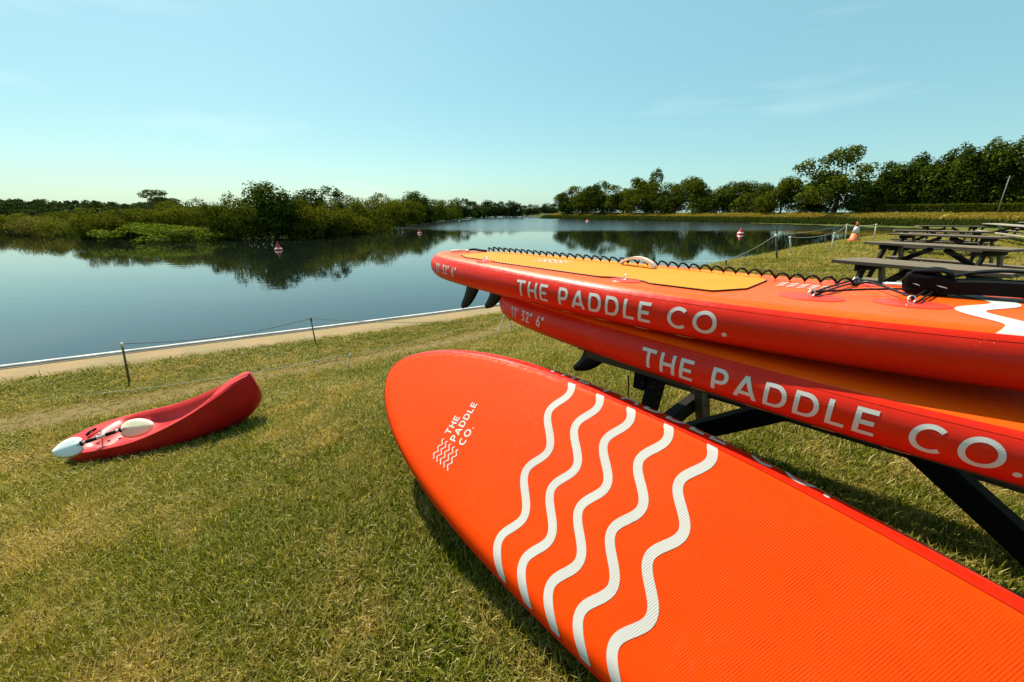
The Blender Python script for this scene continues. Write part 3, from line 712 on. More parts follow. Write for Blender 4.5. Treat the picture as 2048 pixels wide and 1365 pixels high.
rb = [p for p in rightb[::-1]]
def sideways(line): return line
bank_blades('reeds', -.6, 3.0, 1.15, 26000, M['reed'], 'dark green reeds fringing the foot of the grassy bank', 'reeds', .16, 11, rightb, .15)
bank_blades('bank_grass', 3.0, 15, .40, 42000, M['dry_grass'], 'dry golden grass covering the grassy bank', 'grass', .30, 12, rightb, .4)
bank_blades('shore_reeds', -.3, 2.5, 1.0, 18000, M['reed'], 'low reeds along the foot of the wooded shore', 'reeds', .16, 13, farb[4:], .2)
def algae():
    top = [pw(u, v) for u, v in [(1500, 446.0), (1600, 448.2), (1700, 450.4), (1800, 452.6), (1950, 455.6), (2120, 459.4)]]
    bot = [pw(u, v) for u, v in [(1500, 447.0), (1600, 449.9), (1700, 454.5), (1800, 458.5), (1950, 463.5), (2120, 468.5)]]
    V, Fc = [], []; n = 60; m = 7; r = np.random.default_rng(2)
    tt = np.linspace(0, len(top) - 1.001, n)
    for t in tt:
        i = int(t); f = t - i; a = top[i] * (1 - f) + top[i + 1] * f; b = bot[i] * (1 - f) + bot[i + 1] * f; b = b + (a - b) * r.uniform(0, .6)
        for k in range(m): p = a + (b - a) * k / (m - 1); V.append((p[0], p[1], ZW + .012))
    for i in range(n - 1):
        for k in range(m - 1): Fc.append((i * m + k, i * m + k + 1, (i + 1) * m + k + 1, (i + 1) * m + k)[::-1])
    o = mesh_obj('algae_mat', V, Fc, plain('algae', (0.085, 0.10, 0.022), 0.9, 0.5, .25, 0.2, spec=0.03)); tag(o, 'pale green algae floating at the foot of the grassy bank', 'algae', kind='stuff')
algae()

# ---------------------------------------------------------------- small things on the far side
pb, pt_ = at_depth(1999, 412, 105), at_depth(2009, 352, 105)
root = empty('utility_pole', (pb[0], pb[1], ground_z(pb[0], pb[1])))
hh = pt_[2] - root.location.z
mesh_obj('pole', *tube([(0, 0, -.5), (0.1, 0, hh * .5), (.25, 0, hh)], [.12, .11, .09], 8), M['pole_wood'], root, smooth=True)
mesh_obj('crossarm', *beam((-.5, 0, hh - .35), (.95, 0, hh - .35), .09, .11), M['pole_wood'], root)
tag(root, 'slim grey utility pole standing before the high dark trees', 'pole')

def buoy(u, v, s, col, label, n=4):
    p = at_z(u, v, ZW); root = empty('marker_buoy', (p[0], p[1], ZW), rng.uniform(0, 1.5)); root.scale = (s, s, s)
    mc = M[col]
    def cone_ring(r0, z0, r1, z1):
        k = 16; V = [(r0 * math.cos(2 * math.pi * j / k), r0 * math.sin(2 * math.pi * j / k), z0) for j in range(k)] + [(r1 * math.cos(2 * math.pi * j / k), r1 * math.sin(2 * math.pi * j / k), z1) for j in range(k)]
        return V, [(j, (j + 1) % k, k + (j + 1) % k, k + j) for j in range(k)]
    mesh_obj('float', *lathe([(.30, -.12), (.50, -.06), (.54, .03), (.52, .12), (.45, .17)], 18), mc, root, smooth=True)
    mesh_obj('band', *lathe([(.445, .17), (.455, .19), (.36, .31), (.33, .315)], 18), M['buoy_white'] if col == 'buoy_red' else mc, root)
    mesh_obj('cone', *lathe([(.345, .315), (.33, .335), (.07, .88), (.03, .95)], 18), mc, root)
    mesh_obj('topmark', *lathe([(.03, .95), (.055, .98), (.05, 1.05), (.01, 1.07)], 10), mc, root)
    tag(root, label, 'buoy')
buoy(557, 500.5, .62, 'buoy_red', 'red and white triangular buoy before the tallest shore tree')
buoy(839.5, 467.5, .66, 'buoy_red', 'small red and white buoy before the domed tree on the wooded shore')
buoy(1175, 444.5, 1.35, 'buoy_red', 'plain red conical buoy off the tip of the grassy bank')
buoy(1481, 469, 1.0, 'buoy_red', 'red and white buoy floating on the dark reflection of the tree row')
buoy(919, 443.2, 1.15, 'buoy_green', 'green conical buoy close under the end of the wooded shore')
buoy(1043, 440.0, 1.15, 'buoy_green', 'green conical buoy out in the open end of the lake')
# low timber stage at the tip of the grassy bank
p = at_z(1079, 437.5, ZW)
root = empty('timber_stage', (p[0], p[1], ZW))
for i in range(6): mesh_obj('pile', *beam((i * 1.5 - 1, 0, -.8), (i * 1.5 - 1, 0, .7), .25, .25, (0, 1, 0)), M['wood_dark'], root)
mesh_obj('deck_board', *beam((-1.5, 0, .75), (8, 0, .75), 1.2, .1), M['wood'], root)
tag(root, 'low dark timber stage at the tip of the grassy bank', 'stage')

# ---------------------------------------------------------------- stakes and cords
def stake(fence, bu, bv, tu, tv, mat, knob=False, r0=.013):
    b = hit(bu, bv); t = ray(tu, tv); top = np.array([0, 0, CAM_H]) + t * (b[1] / t[1])
    d = top - b; o = np.array(fence.location); u = d / np.linalg.norm(d)
    st = mesh_obj('stake', *tube([tuple(b - o - .15 * u), tuple(b - o + d * .5), tuple(top - o)], [r0 * 1.15, r0, r0 * .85], 7), M[mat], fence, smooth=True)
    q = top - o
    mesh_obj('insulator', *tube([tuple(q - u * .07), tuple(q - u * .05), tuple(q - u * .01), tuple(q + u * .02)], [r0 * 1.1, r0 * 1.7, r0 * 1.7, r0 * .8], 8), M['stake_pale' if knob else 'stake_dark'], st, smooth=True)
    return b, top
def cord(fence, a, b, mat, sag=.05, r=.006):
    o = np.array(fence.location); a, b = np.array(a) - o, np.array(b) - o; n = 14
    pts = [a + (b - a) * t - np.array([0, 0, sag * 4 * t * (1 - t)]) for t in np.linspace(0, 1, n)]
    return mesh_obj('cord', *tube(pts, r, 5), M[mat], fence, smooth=True)
f1 = empty('cord_fence', tuple(hit(259, 765))); tag(f1, 'dark waterside cord fence strung on two thin stakes by the kerb', 'fence')
s1 = stake(f1, 259, 765, 243.5, 688, 'stake_dark', True, .017); s2 = stake(f1, 632, 692, 621.5, 637, 'stake_dark', False, .014)
s5 = stake(f1, 1023, 667, 1019, 637, 'stake_pale', False, .010)
cord(f1, s1[1], s2[1], 'rope_dark', .12, .006); cord(f1, s2[1], s5[1], 'rope_dark', .10, .004)
f2 = empty('cord_fence', tuple(hit(695, 744))); tag(f2, 'pale low cord fence with short stakes along the worn track', 'fence')
s3 = stake(f2, 695, 744, 701, 709, 'stake_pale', True, .011); s4 = stake(f2, 993, 683, 1008, 632, 'stake_pale', True, .012)
cord(f2, hit(-40, 812) + np.array([0, 0, .02]), s3[1], 'rope_pale', .10, .0055); cord(f2, s3[1], s4[1], 'rope_pale', .06, .004)
f3 = empty('cord_fence', tuple(hit(1582, 510))); tag(f3, 'pale cord fence of slender stakes round the lawn edge by the cone', 'fence')
sr = [stake(f3, 1352, 524, 1350, 519, 'stake_dark', False, .015), stake(f3, 1453, 533, 1452, 521, 'stake_dark', False, .015),
      stake(f3, 1554, 520, 1552, 470, 'stake_dark', True, .026), stake(f3, 1582, 510, 1580, 474, 'stake_pale', True, .026),
      stake(f3, 1661, 507, 1669, 466, 'stake_pale', True, .018), stake(f3, 1690, 483, 1694, 449, 'stake_pale', True, .028), stake(f3, 1747, 480, 1753, 449, 'stake_pale', True, .030)]
for a, b in ((0, 1), (1, 2), (2, 5), (3, 4), (4, 5), (5, 6)): cord(f3, sr[a][1], sr[b][1], 'rope_pale', .08, .0065)

# traffic cone
cb = hit(1707, 485)
dcone = cb[1]; ch = 37 / F_PX * dcone * .985
root = empty('traffic_cone', tuple(cb + np.array([0, 0, .05])), .5)
mesh_obj('base_plate', *join([box(0, 0, .02, ch * .58, ch * .58, .05, .01)]), M['cone_orange'], root)
def ct(z): return ch * (.25 - .205 * z)
mesh_obj('lower_cone', *lathe([(ct(0) * 1.05, .045), (ct(.05), ch * .08), (ct(.42), ch * .42)], 20), M['cone_orange'], root, smooth=True)
mesh_obj('white_sleeve', *lathe([(ct(.42) + .004, ch * .42), (ct(.76) + .004, ch * .76)], 20), M['cone_white'], root, smooth=True)
mesh_obj('tip', *lathe([(ct(.76), ch * .76), (ct(.96), ch * .95), (ct(1.0), ch)], 20), M['cone_orange'], root, smooth=True)
mesh_obj('knob', *lathe([(ct(1.0) * .9, ch), (ct(1.0) * 1.15, ch * 1.03), (ct(1.0) * .6, ch * 1.06)], 14), M['black_rubber'], root, smooth=True)
tag(root, 'faded orange and white traffic cone on the lawn edge', 'cone')

# ---------------------------------------------------------------- picnic tables
def picnic_table(name, Lt=1.80, wt=.72, ht=.75, seat_z=.44, seat_in=.42, seat_w=.26, foot=.62, wood='wood', dark='wood_dark', nplank=5, seat_n=2, inset=.28, near_seat=None, round_top=False, leglen=0.0):
    """table along local X, centre at origin on the ground; near side is -Y"""
    root = empty(name); th = .045; W_ = M[wood]; D_ = M[dark]
    pwid = wt / nplank
    for i in range(nplank):
        y = -wt / 2 + pwid * (i + .5); dx = rng.uniform(-.008, .008)
        mesh_obj('top_plank', *box(dx, y, ht - th / 2 + rng.uniform(-.0015, .0015), Lt, pwid - .022, th, .006), W_, root)
    for sgn in (-1, 1):
        si, sw = (near_seat if (near_seat and sgn < 0) else (seat_in, seat_w))
        sp = sw / seat_n
        for i in range(seat_n):
            y = sgn * (si + sp * (i + .5))
            mesh_obj('seat_plank', *box(rng.uniform(-.01, .01), y, seat_z - .02, Lt, sp - .008, .04, .005), W_, root)
    for e in (-1, 1):
        x = e * (Lt / 2 - inset)
        mesh_obj('cleat', *box(x, 0, ht - th - .043, .045, wt * .86, .08, .004), D_, root)
        so = (seat_in + seat_w)
        y0 = -(near_seat[0] + near_seat[1]) if near_seat else -so
        mesh_obj('seat_beam', *box(x, (y0 + so) / 2, seat_z - .04 - .048, .045, so - y0, .09, .004), D_, root)
        for sgn in (-1, 1):
            f_ = foot if not (near_seat and sgn < 0) else min(foot, near_seat[0] + near_seat[1] + .02)
            mesh_obj('leg', *beam((x - e * .046, sgn * f_, -.03 - leglen), (x - e * .046, sgn * wt * .30, ht - th - .004), .095, .045, (1, 0, 0)), D_ if sgn < 0 else W_, root)  # near-side legs get the shade-darkened wood, far-side legs the plain wood
        mesh_obj('brace', *beam((x - e * .05, 0, seat_z - .12), (e * .10, 0, ht - th - .035), .09, .075, (0, 0, 1)), D_, root)
    return root

def table_from_edge(pl, pr, ht, label, Lt=None, wt=.72, group=None, **kw):
    """left and right end pixel of the near top edge, resting on the terrain"""
    z = 0.0
    for _ in range(6):
        a, b = at_z(*pl, z + ht), at_z(*pr, z + ht); m = (a + b) / 2; z = ground_z(m[0], m[1])
    d = (b - a)[:2]; L_ = np.hypot(*d); d = d / L_; n = np.array([-d[1], d[0]])
    t = picnic_table('picnic_table', Lt=L_, wt=wt, ht=ht, **kw)
    c = m[:2] + n * wt / 2; t.location = (c[0], c[1], z); t.rotation_euler = (0, 0, math.atan2(d[1], d[0]))
    tag(t, label, 'picnic table', group); return t
TG = 'picnic tables standing in a row on the lawn'
table_from_edge((1664, 519), (2024, 549), .75, 'weathered grey picnic table with plank top right behind the stacked boards')
table_from_edge((1728, 484), (2021, 500), .75, 'weathered picnic table second behind the stacked boards', leglen=.05)
table_from_edge((1776, 467), (2000, 475), .75, 'weathered picnic table third behind the stacked boards', leglen=.05)
table_from_edge((1790, 461), (1990, 464.5), .75, 'weathered picnic table fourth behind the stacked boards', leglen=.05)
table_from_edge((1838, 452), (1975, 453.5), .75, 'small farthest dark picnic table in the row before the grassy bank', leglen=.1)
table_from_edge((1964, 446), (2090, 455), .80, 'pale picnic table with rounded log edges standing apart from the row', wood='wood_pale', dark='wood_dark', leglen=.1, nplank=4)
table_from_edge((2036, 444), (2150, 447), .80, 'farthest pale picnic table only just showing beyond the pale log table', wood='wood_pale', dark='wood_dark', leglen=.1, nplank=4)

# table carrying the two boards
BYAW, BPIT = -.76383, -.02811
e_s = np.array([math.cos(BYAW), math.sin(BYAW)]); e_c = np.array([-math.sin(BYAW), math.cos(BYAW)])
PL0 = at_z(1163, 700, .745)
LT = 1.83; WT = .70
near_t = picnic_table('picnic_table', Lt=LT, wt=WT, ht=.725, seat_z=.39, seat_in=.40, near_seat=(.31, .14), foot=.60, inset=.24, leglen=.03)
cc = PL0[:2] + e_s * LT / 2 + e_c * WT / 2
near_t.location = (cc[0], cc[1], 0.0); near_t.rotation_euler = (0, -BPIT, BYAW)
tag(near_t, 'dark weathered picnic table carrying the two stacked boards', 'picnic table')

# ---------------------------------------------------------------- paddle boards
BL, BW, BT = 3.353, .813, .152
PN, QN, PT_, QT = 2.59818, 1.65726, 1.60954, 2.49551
RN, RT = .06356, -.0086
def hwid(s):
    s = np.asarray(s, float); sm = 1.75
    a = np.clip(np.where(s > sm, (s - sm) / (BL - sm), (sm - s) / sm), 0, 1)
    return BW / 2 * (1 - a ** np.where(s > sm, PN, PT_)) ** (1 / np.where(s > sm, QN, QT))
def rock(s): return RN * np.maximum(0, (np.asarray(s) - 1.5) / (BL - 1.5)) ** 2.2 + RT * np.maximum(0, 1.0 - np.asarray(s)) ** 2
a_ = np.linspace(0, math.pi / 2, 220)
ss = np.concatenate([1.75 - 1.75 * np.sin(a_)[::-1], 1.75 + (BL - 1.75) * np.sin(a_)[1:]])
half = np.stack([ss, hwid(ss)], 1)
loop = np.vstack([half, (half * [1, -1])[::-1][1:-1]])
seg = np.r_[0, np.cumsum(np.linalg.norm(np.diff(np.vstack([loop, loop[:1]]), axis=0), axis=1))]
NO = 280
def resample(lp):
    c = np.vstack([lp, lp[:1]]); sg = np.r_[0, np.cumsum(np.linalg.norm(np.diff(c, axis=0), axis=1))]
    t = np.linspace(0, sg[-1], NO, endpoint=False); return np.stack([np.interp(t, sg, c[:, i]) for i in (0, 1)], 1)
OUT = resample(loop)
for _ in range(26): OUT = (np.roll(OUT, 1, 0) + 2 * OUT + np.roll(OUT, -1, 0)) / 4
OUT[0] = [OUT[0, 0], 0]
for i in range(1, NO // 2):                              # exact mirror symmetry
    m = (OUT[i] * [1, 1] + OUT[NO - i] * [1, -1]) / 2; OUT[i] = m; OUT[NO - i] = m * [1, -1]
TGN = np.roll(OUT, -1, 0) - np.roll(OUT, 1, 0); TGN /= np.linalg.norm(TGN, axis=1)[:, None]
NRM = np.stack([-TGN[:, 1], TGN[:, 0]], 1)
if NRM[NO // 4, 1] < 0: NRM = -NRM
RAD = BT / 2
INS = OUT - NRM * RAD
for _ in range(3): INS = (np.roll(INS, 1, 0) + 2 * INS + np.roll(INS, -1, 0)) / 4
INS[0, 1] = 0; INS[NO // 2, 1] = 0
H2 = NO // 2
S_R, C_R = OUT[:H2 + 1, 0], OUT[:H2 + 1, 1]; N_R = NRM[:H2 + 1]; I_R = INS[:H2 + 1]
mono = np.maximum.accumulate(S_R + np.arange(H2 + 1) * 1e-9); monoI = np.maximum.accumulate(I_R[:, 0] + np.arange(H2 + 1) * 1e-9)
def rail_pt(s, side, phi, off=0.0):
    """point on the rounded rail; phi 0 = widest line, +90 deg = deck side"""
    c = np.interp(s, mono, C_R); ns = np.interp(s, mono, N_R[:, 0]); nc = np.interp(s, mono, N_R[:, 1])
    k = math.hypot(ns, nc); ns, nc = ns / k, nc / k; R_ = RAD + off
    x = s - ns * RAD + ns * R_ * math.cos(phi); y = c - nc * RAD + nc * R_ * math.cos(phi)
    return (x, side * y, BT / 2 + R_ * math.sin(phi) + float(rock(x)))
def face_pt(s, c, top, off=0.0):
    w = max(0.0, float(np.interp(s, monoI, I_R[:, 1]))); sg = 1 if top else -1
    if abs(c) <= w: return (s, c, BT / 2 + sg * (BT / 2 + off) + float(rock(s)))
    al = (abs(c) - w) / RAD; R_ = RAD + off
    return (s, math.copysign(w + R_ * math.sin(al), c), BT / 2 + sg * R_ * math.cos(al) + float(rock(s)))
# ring of a cross-section set: list of (phi, offset) bands
SEAM, SEAM_B = rad(48), rad(66)
def rail_band(phis, off, skew=0.0):
    """skew lowers the bottom seam on the -c side (the rail strip was glued on unevenly)"""
    V, Fc = [], []; m = len(phis)
    for i in range(NO):
        c0 = INS[i]; n0 = NRM[i]; k_ = skew * float(sst(np.array(-n0[1]), -.2, .9))
        for ph in phis:
            if ph < 0: ph = ph + k_ * min(1.0, max(0.0, (math.pi / 2 + ph) / (math.pi / 2 - SEAM_B))) if ph < -SEAM_B else ph + k_ * min(1.0, -ph / SEAM_B)
            R_ = RAD + off; x = c0[0] + n0[0] * R_ * math.cos(ph); y = c0[1] + n0[1] * R_ * math.cos(ph)
            V.append((x, y, BT / 2 + R_ * math.sin(ph) + float(rock(x))))
    for i in range(NO):
        j = (i + 1) % NO
        for k in range(m - 1): Fc.append((i * m + k, j * m + k, j * m + k + 1, i * m + k + 1))
    return V, Fc
def skin(top, phi_end, skew=0.0):
    """flat face plus the part of the curve that the coloured sheet wraps over"""
    sg = 1 if top else -1; nc = 12; V, Fc = [], []
    for i in range(H2 + 1):
        p, q = INS[i], INS[(NO - i) % NO]
        for k in range(nc + 1):
            t = k / nc; x = p[0] * (1 - t) + q[0] * t; y = p[1] * (1 - t) + q[1] * t
            V.append((x, y, BT / 2 + sg * BT / 2 + float(rock(x))))
    m = nc + 1
    for i in range(H2):
        for k in range(nc):
            f = (i * m + k, i * m + k + 1, (i + 1) * m + k + 1, (i + 1) * m + k); Fc.append(f if not top else f[::-1])
    phis = [sg * x for x in np.linspace(math.pi / 2, phi_end, 7)]
    v2, f2 = rail_band(phis, 0.0, skew); o = len(V)
    return V + v2, Fc + [tuple(i + o for i in f) for f in f2]
def fix_normals(o):
    import bmesh
    bm = bmesh.new(); bm.from_mesh(o.data); bmesh.ops.remove_doubles(bm, verts=bm.verts, dist=1e-5)
    bmesh.ops.recalc_face_normals(bm, faces=bm.faces); bm.to_mesh(o.data); bm.free()
    o.data.polygons.foreach_set('use_smooth', [True] * len(o.data.polygons)); o.data.update()

# stroke lettering laid over a surface ------------------------------------------------
def arc(cx, cy, rx, ry, a0, a1, n=14): return [(cx + rx * math.cos(math.radians(a)), cy + ry * math.sin(math.radians(a))) for a in np.linspace(a0, a1, n)]
SWD = .165; h_ = SWD / 2
GLY = {
 'T': (.78, [[(0, 1 - h_), (.78, 1 - h_)], [(.39, 1 - SWD), (.39, 0)]]),
 'H': (.76, [[(h_, 0), (h_, 1)], [(.76 - h_, 0), (.76 - h_, 1)], [(SWD, .5), (.76 - SWD, .5)]]),
 'E': (.62, [[(h_, 0), (h_, 1)], [(SWD, 1 - h_), (.62, 1 - h_)], [(SWD, .5), (.56, .5)], [(SWD, h_), (.62, h_)]]),
 'P': (.70, [[(h_, 0), (h_, 1)], [(SWD, 1 - h_)] + arc(.36, .66, .70 - h_ - .36, .34 - h_, 90, -90) + [(SWD, .32 + h_)]]),
 'A': (.92, [[(h_ * .9, 0), (.46, 1 - h_ * .2)], [(.92 - h_ * .9, 0), (.46, 1 - h_ * .2)], [(.22, .27), (.70, .27)]]),
 'D': (.82, [[(h_, 0), (h_, 1)], [(SWD, 1 - h_)] + arc(.38, .5, .82 - h_ - .38, .5 - h_, 90, -90) + [(SWD, h_)]]),
 'L': (.58, [[(h_, 0), (h_, 1)], [(SWD, h_), (.58, h_)]]),
 'C': (.92, [arc(.5, .5, .5 - h_, .52 - h_, 48, 312, 26)]),
 'O': (1.02, [arc(.51, .5, .51 - h_, .52 - h_, 0, 360, 34)]),
 '.': (.2, [arc(.1, .1, .05, .05, 0, 360, 15)]),
 '1': (.42, [[(.30, 0), (.30, 1)], [(.02, .78), (.24, .97)]]),
 '3': (.62, [[(.06, 1 - h_), (.54, 1 - h_), (.30, .58)] + arc(.28, .31, .26, .31 - h_, 70, -140, 16)]),
 '2': (.62, [arc(.30, .70, .24, .30 - h_, 160, -30, 14) + [(.10, h_ * 1.0), (.62, h_)]]),
 '6': (.64, [arc(.32, .32, .32 - h_, .32 - h_, 0, 360, 22), [(.12, .46), (.44, 1.0)]]),
 "'": (.2, [[(.1, 1.0), (.07, .72)]]),
 '"': (.36, [[(.1, 1.0), (.07, .72)], [(.28, 1.0), (.25, .72)]]),
}
def ribbon(pts, w):
    P = np.array(pts, float)
    Q = [P[0]]
    for a, b in zip(P[:-1], P[1:]):                      # subdivide long strokes so that they follow the curve
        n = max(1, int(np.linalg.norm(b - a) / .12))
        for t in range(1, n + 1): Q.append(a + (b - a) * t / n)
    P = np.array(Q); T = np.zeros_like(P)
    d = np.diff(P, axis=0); d /= np.linalg.norm(d, axis=1)[:, None] + 1e-12
    closed = np.linalg.norm(P[0] - P[-1]) < 1e-6
    T[0] = d[0]; T[-1] = d[-1]; T[1:-1] = d[:-1] + d[1:]
    if closed: T[0] = T[-1] = d[0] + d[-1]
    ln = np.linalg.norm(T, axis=1)[:, None]; T /= ln
    mit = np.ones(len(P)); mit[1:-1] = 1 / np.maximum(.55, (T[1:-1] * d[:-1]).sum(1))
    S = np.stack([-T[:, 1], T[:, 0]], 1) * (w / 2) * mit[:, None]
    return P + S, P - S
def lettering(text, mapper, size, parent, name='letter', sw=SWD, track=.24, gap=.62, width=None):
    """mapper(x, y, k): position from x along the line, y up the letter, k the stroke number (tiny lift)"""
    adv = 0; items = []
    for ch in text:
        if ch == ' ': adv += gap; continue
        items.append((adv, ch)); adv += GLY[ch][0] + track
    adv -= track; sc = size if width is None else width / adv
    for x0, ch in items:
        V, Fc = [], []
        for k, s_ in enumerate(GLY[ch][1]):
            a, b = ribbon(s_, sw if ch != '.' else .1); o = len(V)
            for p, q in zip(a, b): V += [mapper((x0 + p[0]) * sc, p[1] * size, k % 4), mapper((x0 + q[0]) * sc, q[1] * size, k % 4)]
            for i in range(len(a) - 1): Fc.append((o + 2 * i, o + 2 * i + 1, o + 2 * i + 3, o + 2 * i + 2))
        mesh_obj(name, V, Fc, M['white_print'], parent)
LIFT = .0022
def rail_text(board, text, s0, s1, side, size, phi_mid):
    """on side -1 letters run tail to nose, on side +1 nose to tail, tops towards the deck"""
    sgn = 1 if s1 > s0 else -1
    def mp(x, y, k): return rail_pt(s0 + sgn * x, side, phi_mid + (y - size / 2) / RAD, LIFT + k * .00025)
    lettering(text, mp, size, board, width=abs(s1 - s0))
def wave_ribbon(board, fn, c0, c1, w, top, mat, n=110, sdev=None, lift=.0016):
    V, Fc = [], []; cs = np.linspace(c0, c1, n); P = np.stack([fn(cs), cs], 1); T = np.gradient(P, axis=0); T /= np.linalg.norm(T, axis=1)[:, None]; S = np.stack([-T[:, 1], T[:, 0]], 1)
    m = 5
    for i in range(n):
        for k in range(m):
            q = P[i] + S[i] * w * (k / (m - 1) - .5); c = q[1] if 0 < i < n - 1 else cs[i]
            V.append(face_pt(q[0], c, top, lift))
    for i in range(n - 1):
        for k in range(m - 1): Fc.append((i * m + k, i * m + k + 1, (i + 1) * m + k + 1, (i + 1) * m + k))
    return mesh_obj('wave_stripe', V, Fc, mat, board, smooth=True)

def board_hull(root, bottom_mat, skew=0.0):
    o = mesh_obj('deck_skin', *skin(True, SEAM), M['orange'], root); fix_normals(o)
    o = mesh_obj('bottom_skin', *skin(False, SEAM_B, skew), bottom_mat, root); fix_normals(o)
    v, f = rail_band(list(np.linspace(-SEAM_B - .03, SEAM + .03, 19)), .0013, skew)
    o = mesh_obj('side_rail', v, f, M['red'], root); fix_normals(o)
    for sg in (-1, 1):
        sm_ = SEAM if sg > 0 else SEAM_B
        v, f = rail_band([sg * (sm_ - .16), sg * (sm_ - .155), sg * (sm_ - .06), sg * (sm_ + .02), sg * (sm_ + .085), sg * (sm_ + .09)], .0022, skew)
        o = mesh_obj('seam_tape', v, f, M['red'], root); fix_normals(o)
def fin(root, s, c, hgt, chord, rake, cant=0.0):
    """black swept fin under the tail"""
    V, Fc = [], []; n = 12
    for i in range(n + 1):
        t = i / n; z = -hgt * t; sw = -rake * t ** 1.8; ch = chord * (1 - .42 * t) * (1 if t < .78 else math.sqrt(max(0.02, 1 - ((t - .78) / .22) ** 2)))
        th = .011 * (1 - .6 * t)
        for (a, b) in ((.5, 0), (.2, 1), (-.2, 1), (-.5, 0), (-.2, -1), (.2, -1)):
            V.append((s + sw + a * ch, c + b * th / 2 + cant * z, z + float(rock(s))))
    for i in range(n):
        for k in range(6): Fc.append((i * 6 + k, i * 6 + (k + 1) % 6, (i + 1) * 6 + (k + 1) % 6, (i + 1) * 6 + k))
    Fc.append(tuple(n * 6 + k for k in range(6)))
    o = mesh_obj('fin', V, Fc, M['black_plastic'], root, smooth=True)
    b = mesh_obj('fin_base', *box(s, c, -.006 + float(rock(s)), chord * 1.35, .03, .014, .004), M['black_rubber'], o)
    return o
def place_board(root, pos, yaw, pitch, roll, flip=False):
    cy, sy, cp, sp = math.cos(yaw), math.sin(yaw), math.cos(pitch), math.sin(pitch)
    S = Vector((cy * cp, sy * cp, sp)); C0 = Vector((-sy, cy, 0)); N0 = S.cross(C0)
    C = C0 * math.cos(roll) + N0 * math.sin(roll); Nn = N0 * math.cos(roll) - C0 * math.sin(roll)
    if flip: C, Nn = -C, -Nn
    m = Matrix((S, C, Nn)).transposed(); o = Vector(pos) - (S * BL if flip else Vector((0, 0, 0)))
    root.matrix_world = Matrix.Translation(o) @ m.to_4x4()
    root.rotation_mode = 'XYZ'

def tabs(root, side, ss_, phi):
    for s in ss_:
        V = [rail_pt(s + a, side, phi + b / RAD, .0045) for a, b in ((-.03, -.012), (.03, -.012), (.025, .012), (-.025, .012))]
        mesh_obj('tab', V, [(0, 1, 2, 3)], M['pale_tab'], root)
def small_text(root, side): return rail_text(root, '11\' 32" 6"', .27 if side < 0 else .55, .54 if side < 0 else .28, side, .052, 0.05)
def ring_patch(root, s, c, r=.055, ringr=.0085):
    nseg = 26; V = [face_pt(s, c, True, .004)] + [face_pt(s + r * 1.25 * math.cos(t), c + r * math.sin(t), True, .0035) for t in np.linspace(0, 2 * math.pi, nseg, endpoint=False)]
    V += [face_pt(s + r * 1.32 * math.cos(t), c + r * 1.06 * math.sin(t), True, .0008) for t in np.linspace(0, 2 * math.pi, nseg, endpoint=False)]
    Fc = [(0, 1 + k, 1 + (k + 1) % nseg) for k in range(nseg)] + [(1 + k, 1 + nseg + k, 1 + nseg + (k + 1) % nseg, 1 + (k + 1) % nseg) for k in range(nseg)]
    o = mesh_obj('ring_patch', V, Fc, M['red_patch'], root)
    z = face_pt(s, c, True, .008)[2]
    pts = [(s + ringr * math.cos(t), c + ringr * .9 * math.sin(t), z + .006 + .010 * math.sin(t)) for t in np.linspace(0, 2 * math.pi, 19)]
    mesh_obj('steel_ring', *tube(pts, 0.0020, 6), M['steel'], o, smooth=True)
    v = [(s - ringr * 1.1, c - .006, z + .004), (s - ringr * .2, c - .006, z + .012)]
    return o

# --- board B: lower one on the table
bB = empty('paddle_board'); board_hull(bB, M['orange'])
rail_text(bB, 'THE PADDLE CO.', 1.071, 2.005, -1, .074, -.02); small_text(bB, -1)
for s_, c_, hg in ((.80, -.24, .125), (.80, .15, .115)): fin(bB, s_, c_, hg, .13, .10)
tabs(bB, -1, [1.28, 1.46, 1.64, 1.80], rad(-62))
place_board(bB, (-.04401, 2.48796, .77555), BYAW, BPIT, 0)
tag(bB, 'lower red and orange paddle board in the stack, lying on the dark picnic table', 'paddle board')

# --- board A: upper one of the stack, deck up
bA = empty('paddle_board'); board_hull(bA, M['orange'])
rail_text(bA, 'THE PADDLE CO.', 1.071, 2.005, -1, .074, -.02); small_text(bA, -1)
for s_, c_, hg in ((.36, .0, .22), (.68, -.10, .15), (.68, .16, .15)): fin(bA, s_, c_, hg, .14 if hg > .15 else .125, .12 if hg > .15 else .10)
tabs(bA, -1, [1.16, 1.34, 1.52, 1.70, 1.86], rad(-66))
place_board(bA, (-.46894 - .692 * .05, 2.99318 - .722 * .05, .93892), -.75892, -.0155, 0)
tag(bA, 'upper orange paddle board of the stack with golden deck pad and coiled leash', 'paddle board')
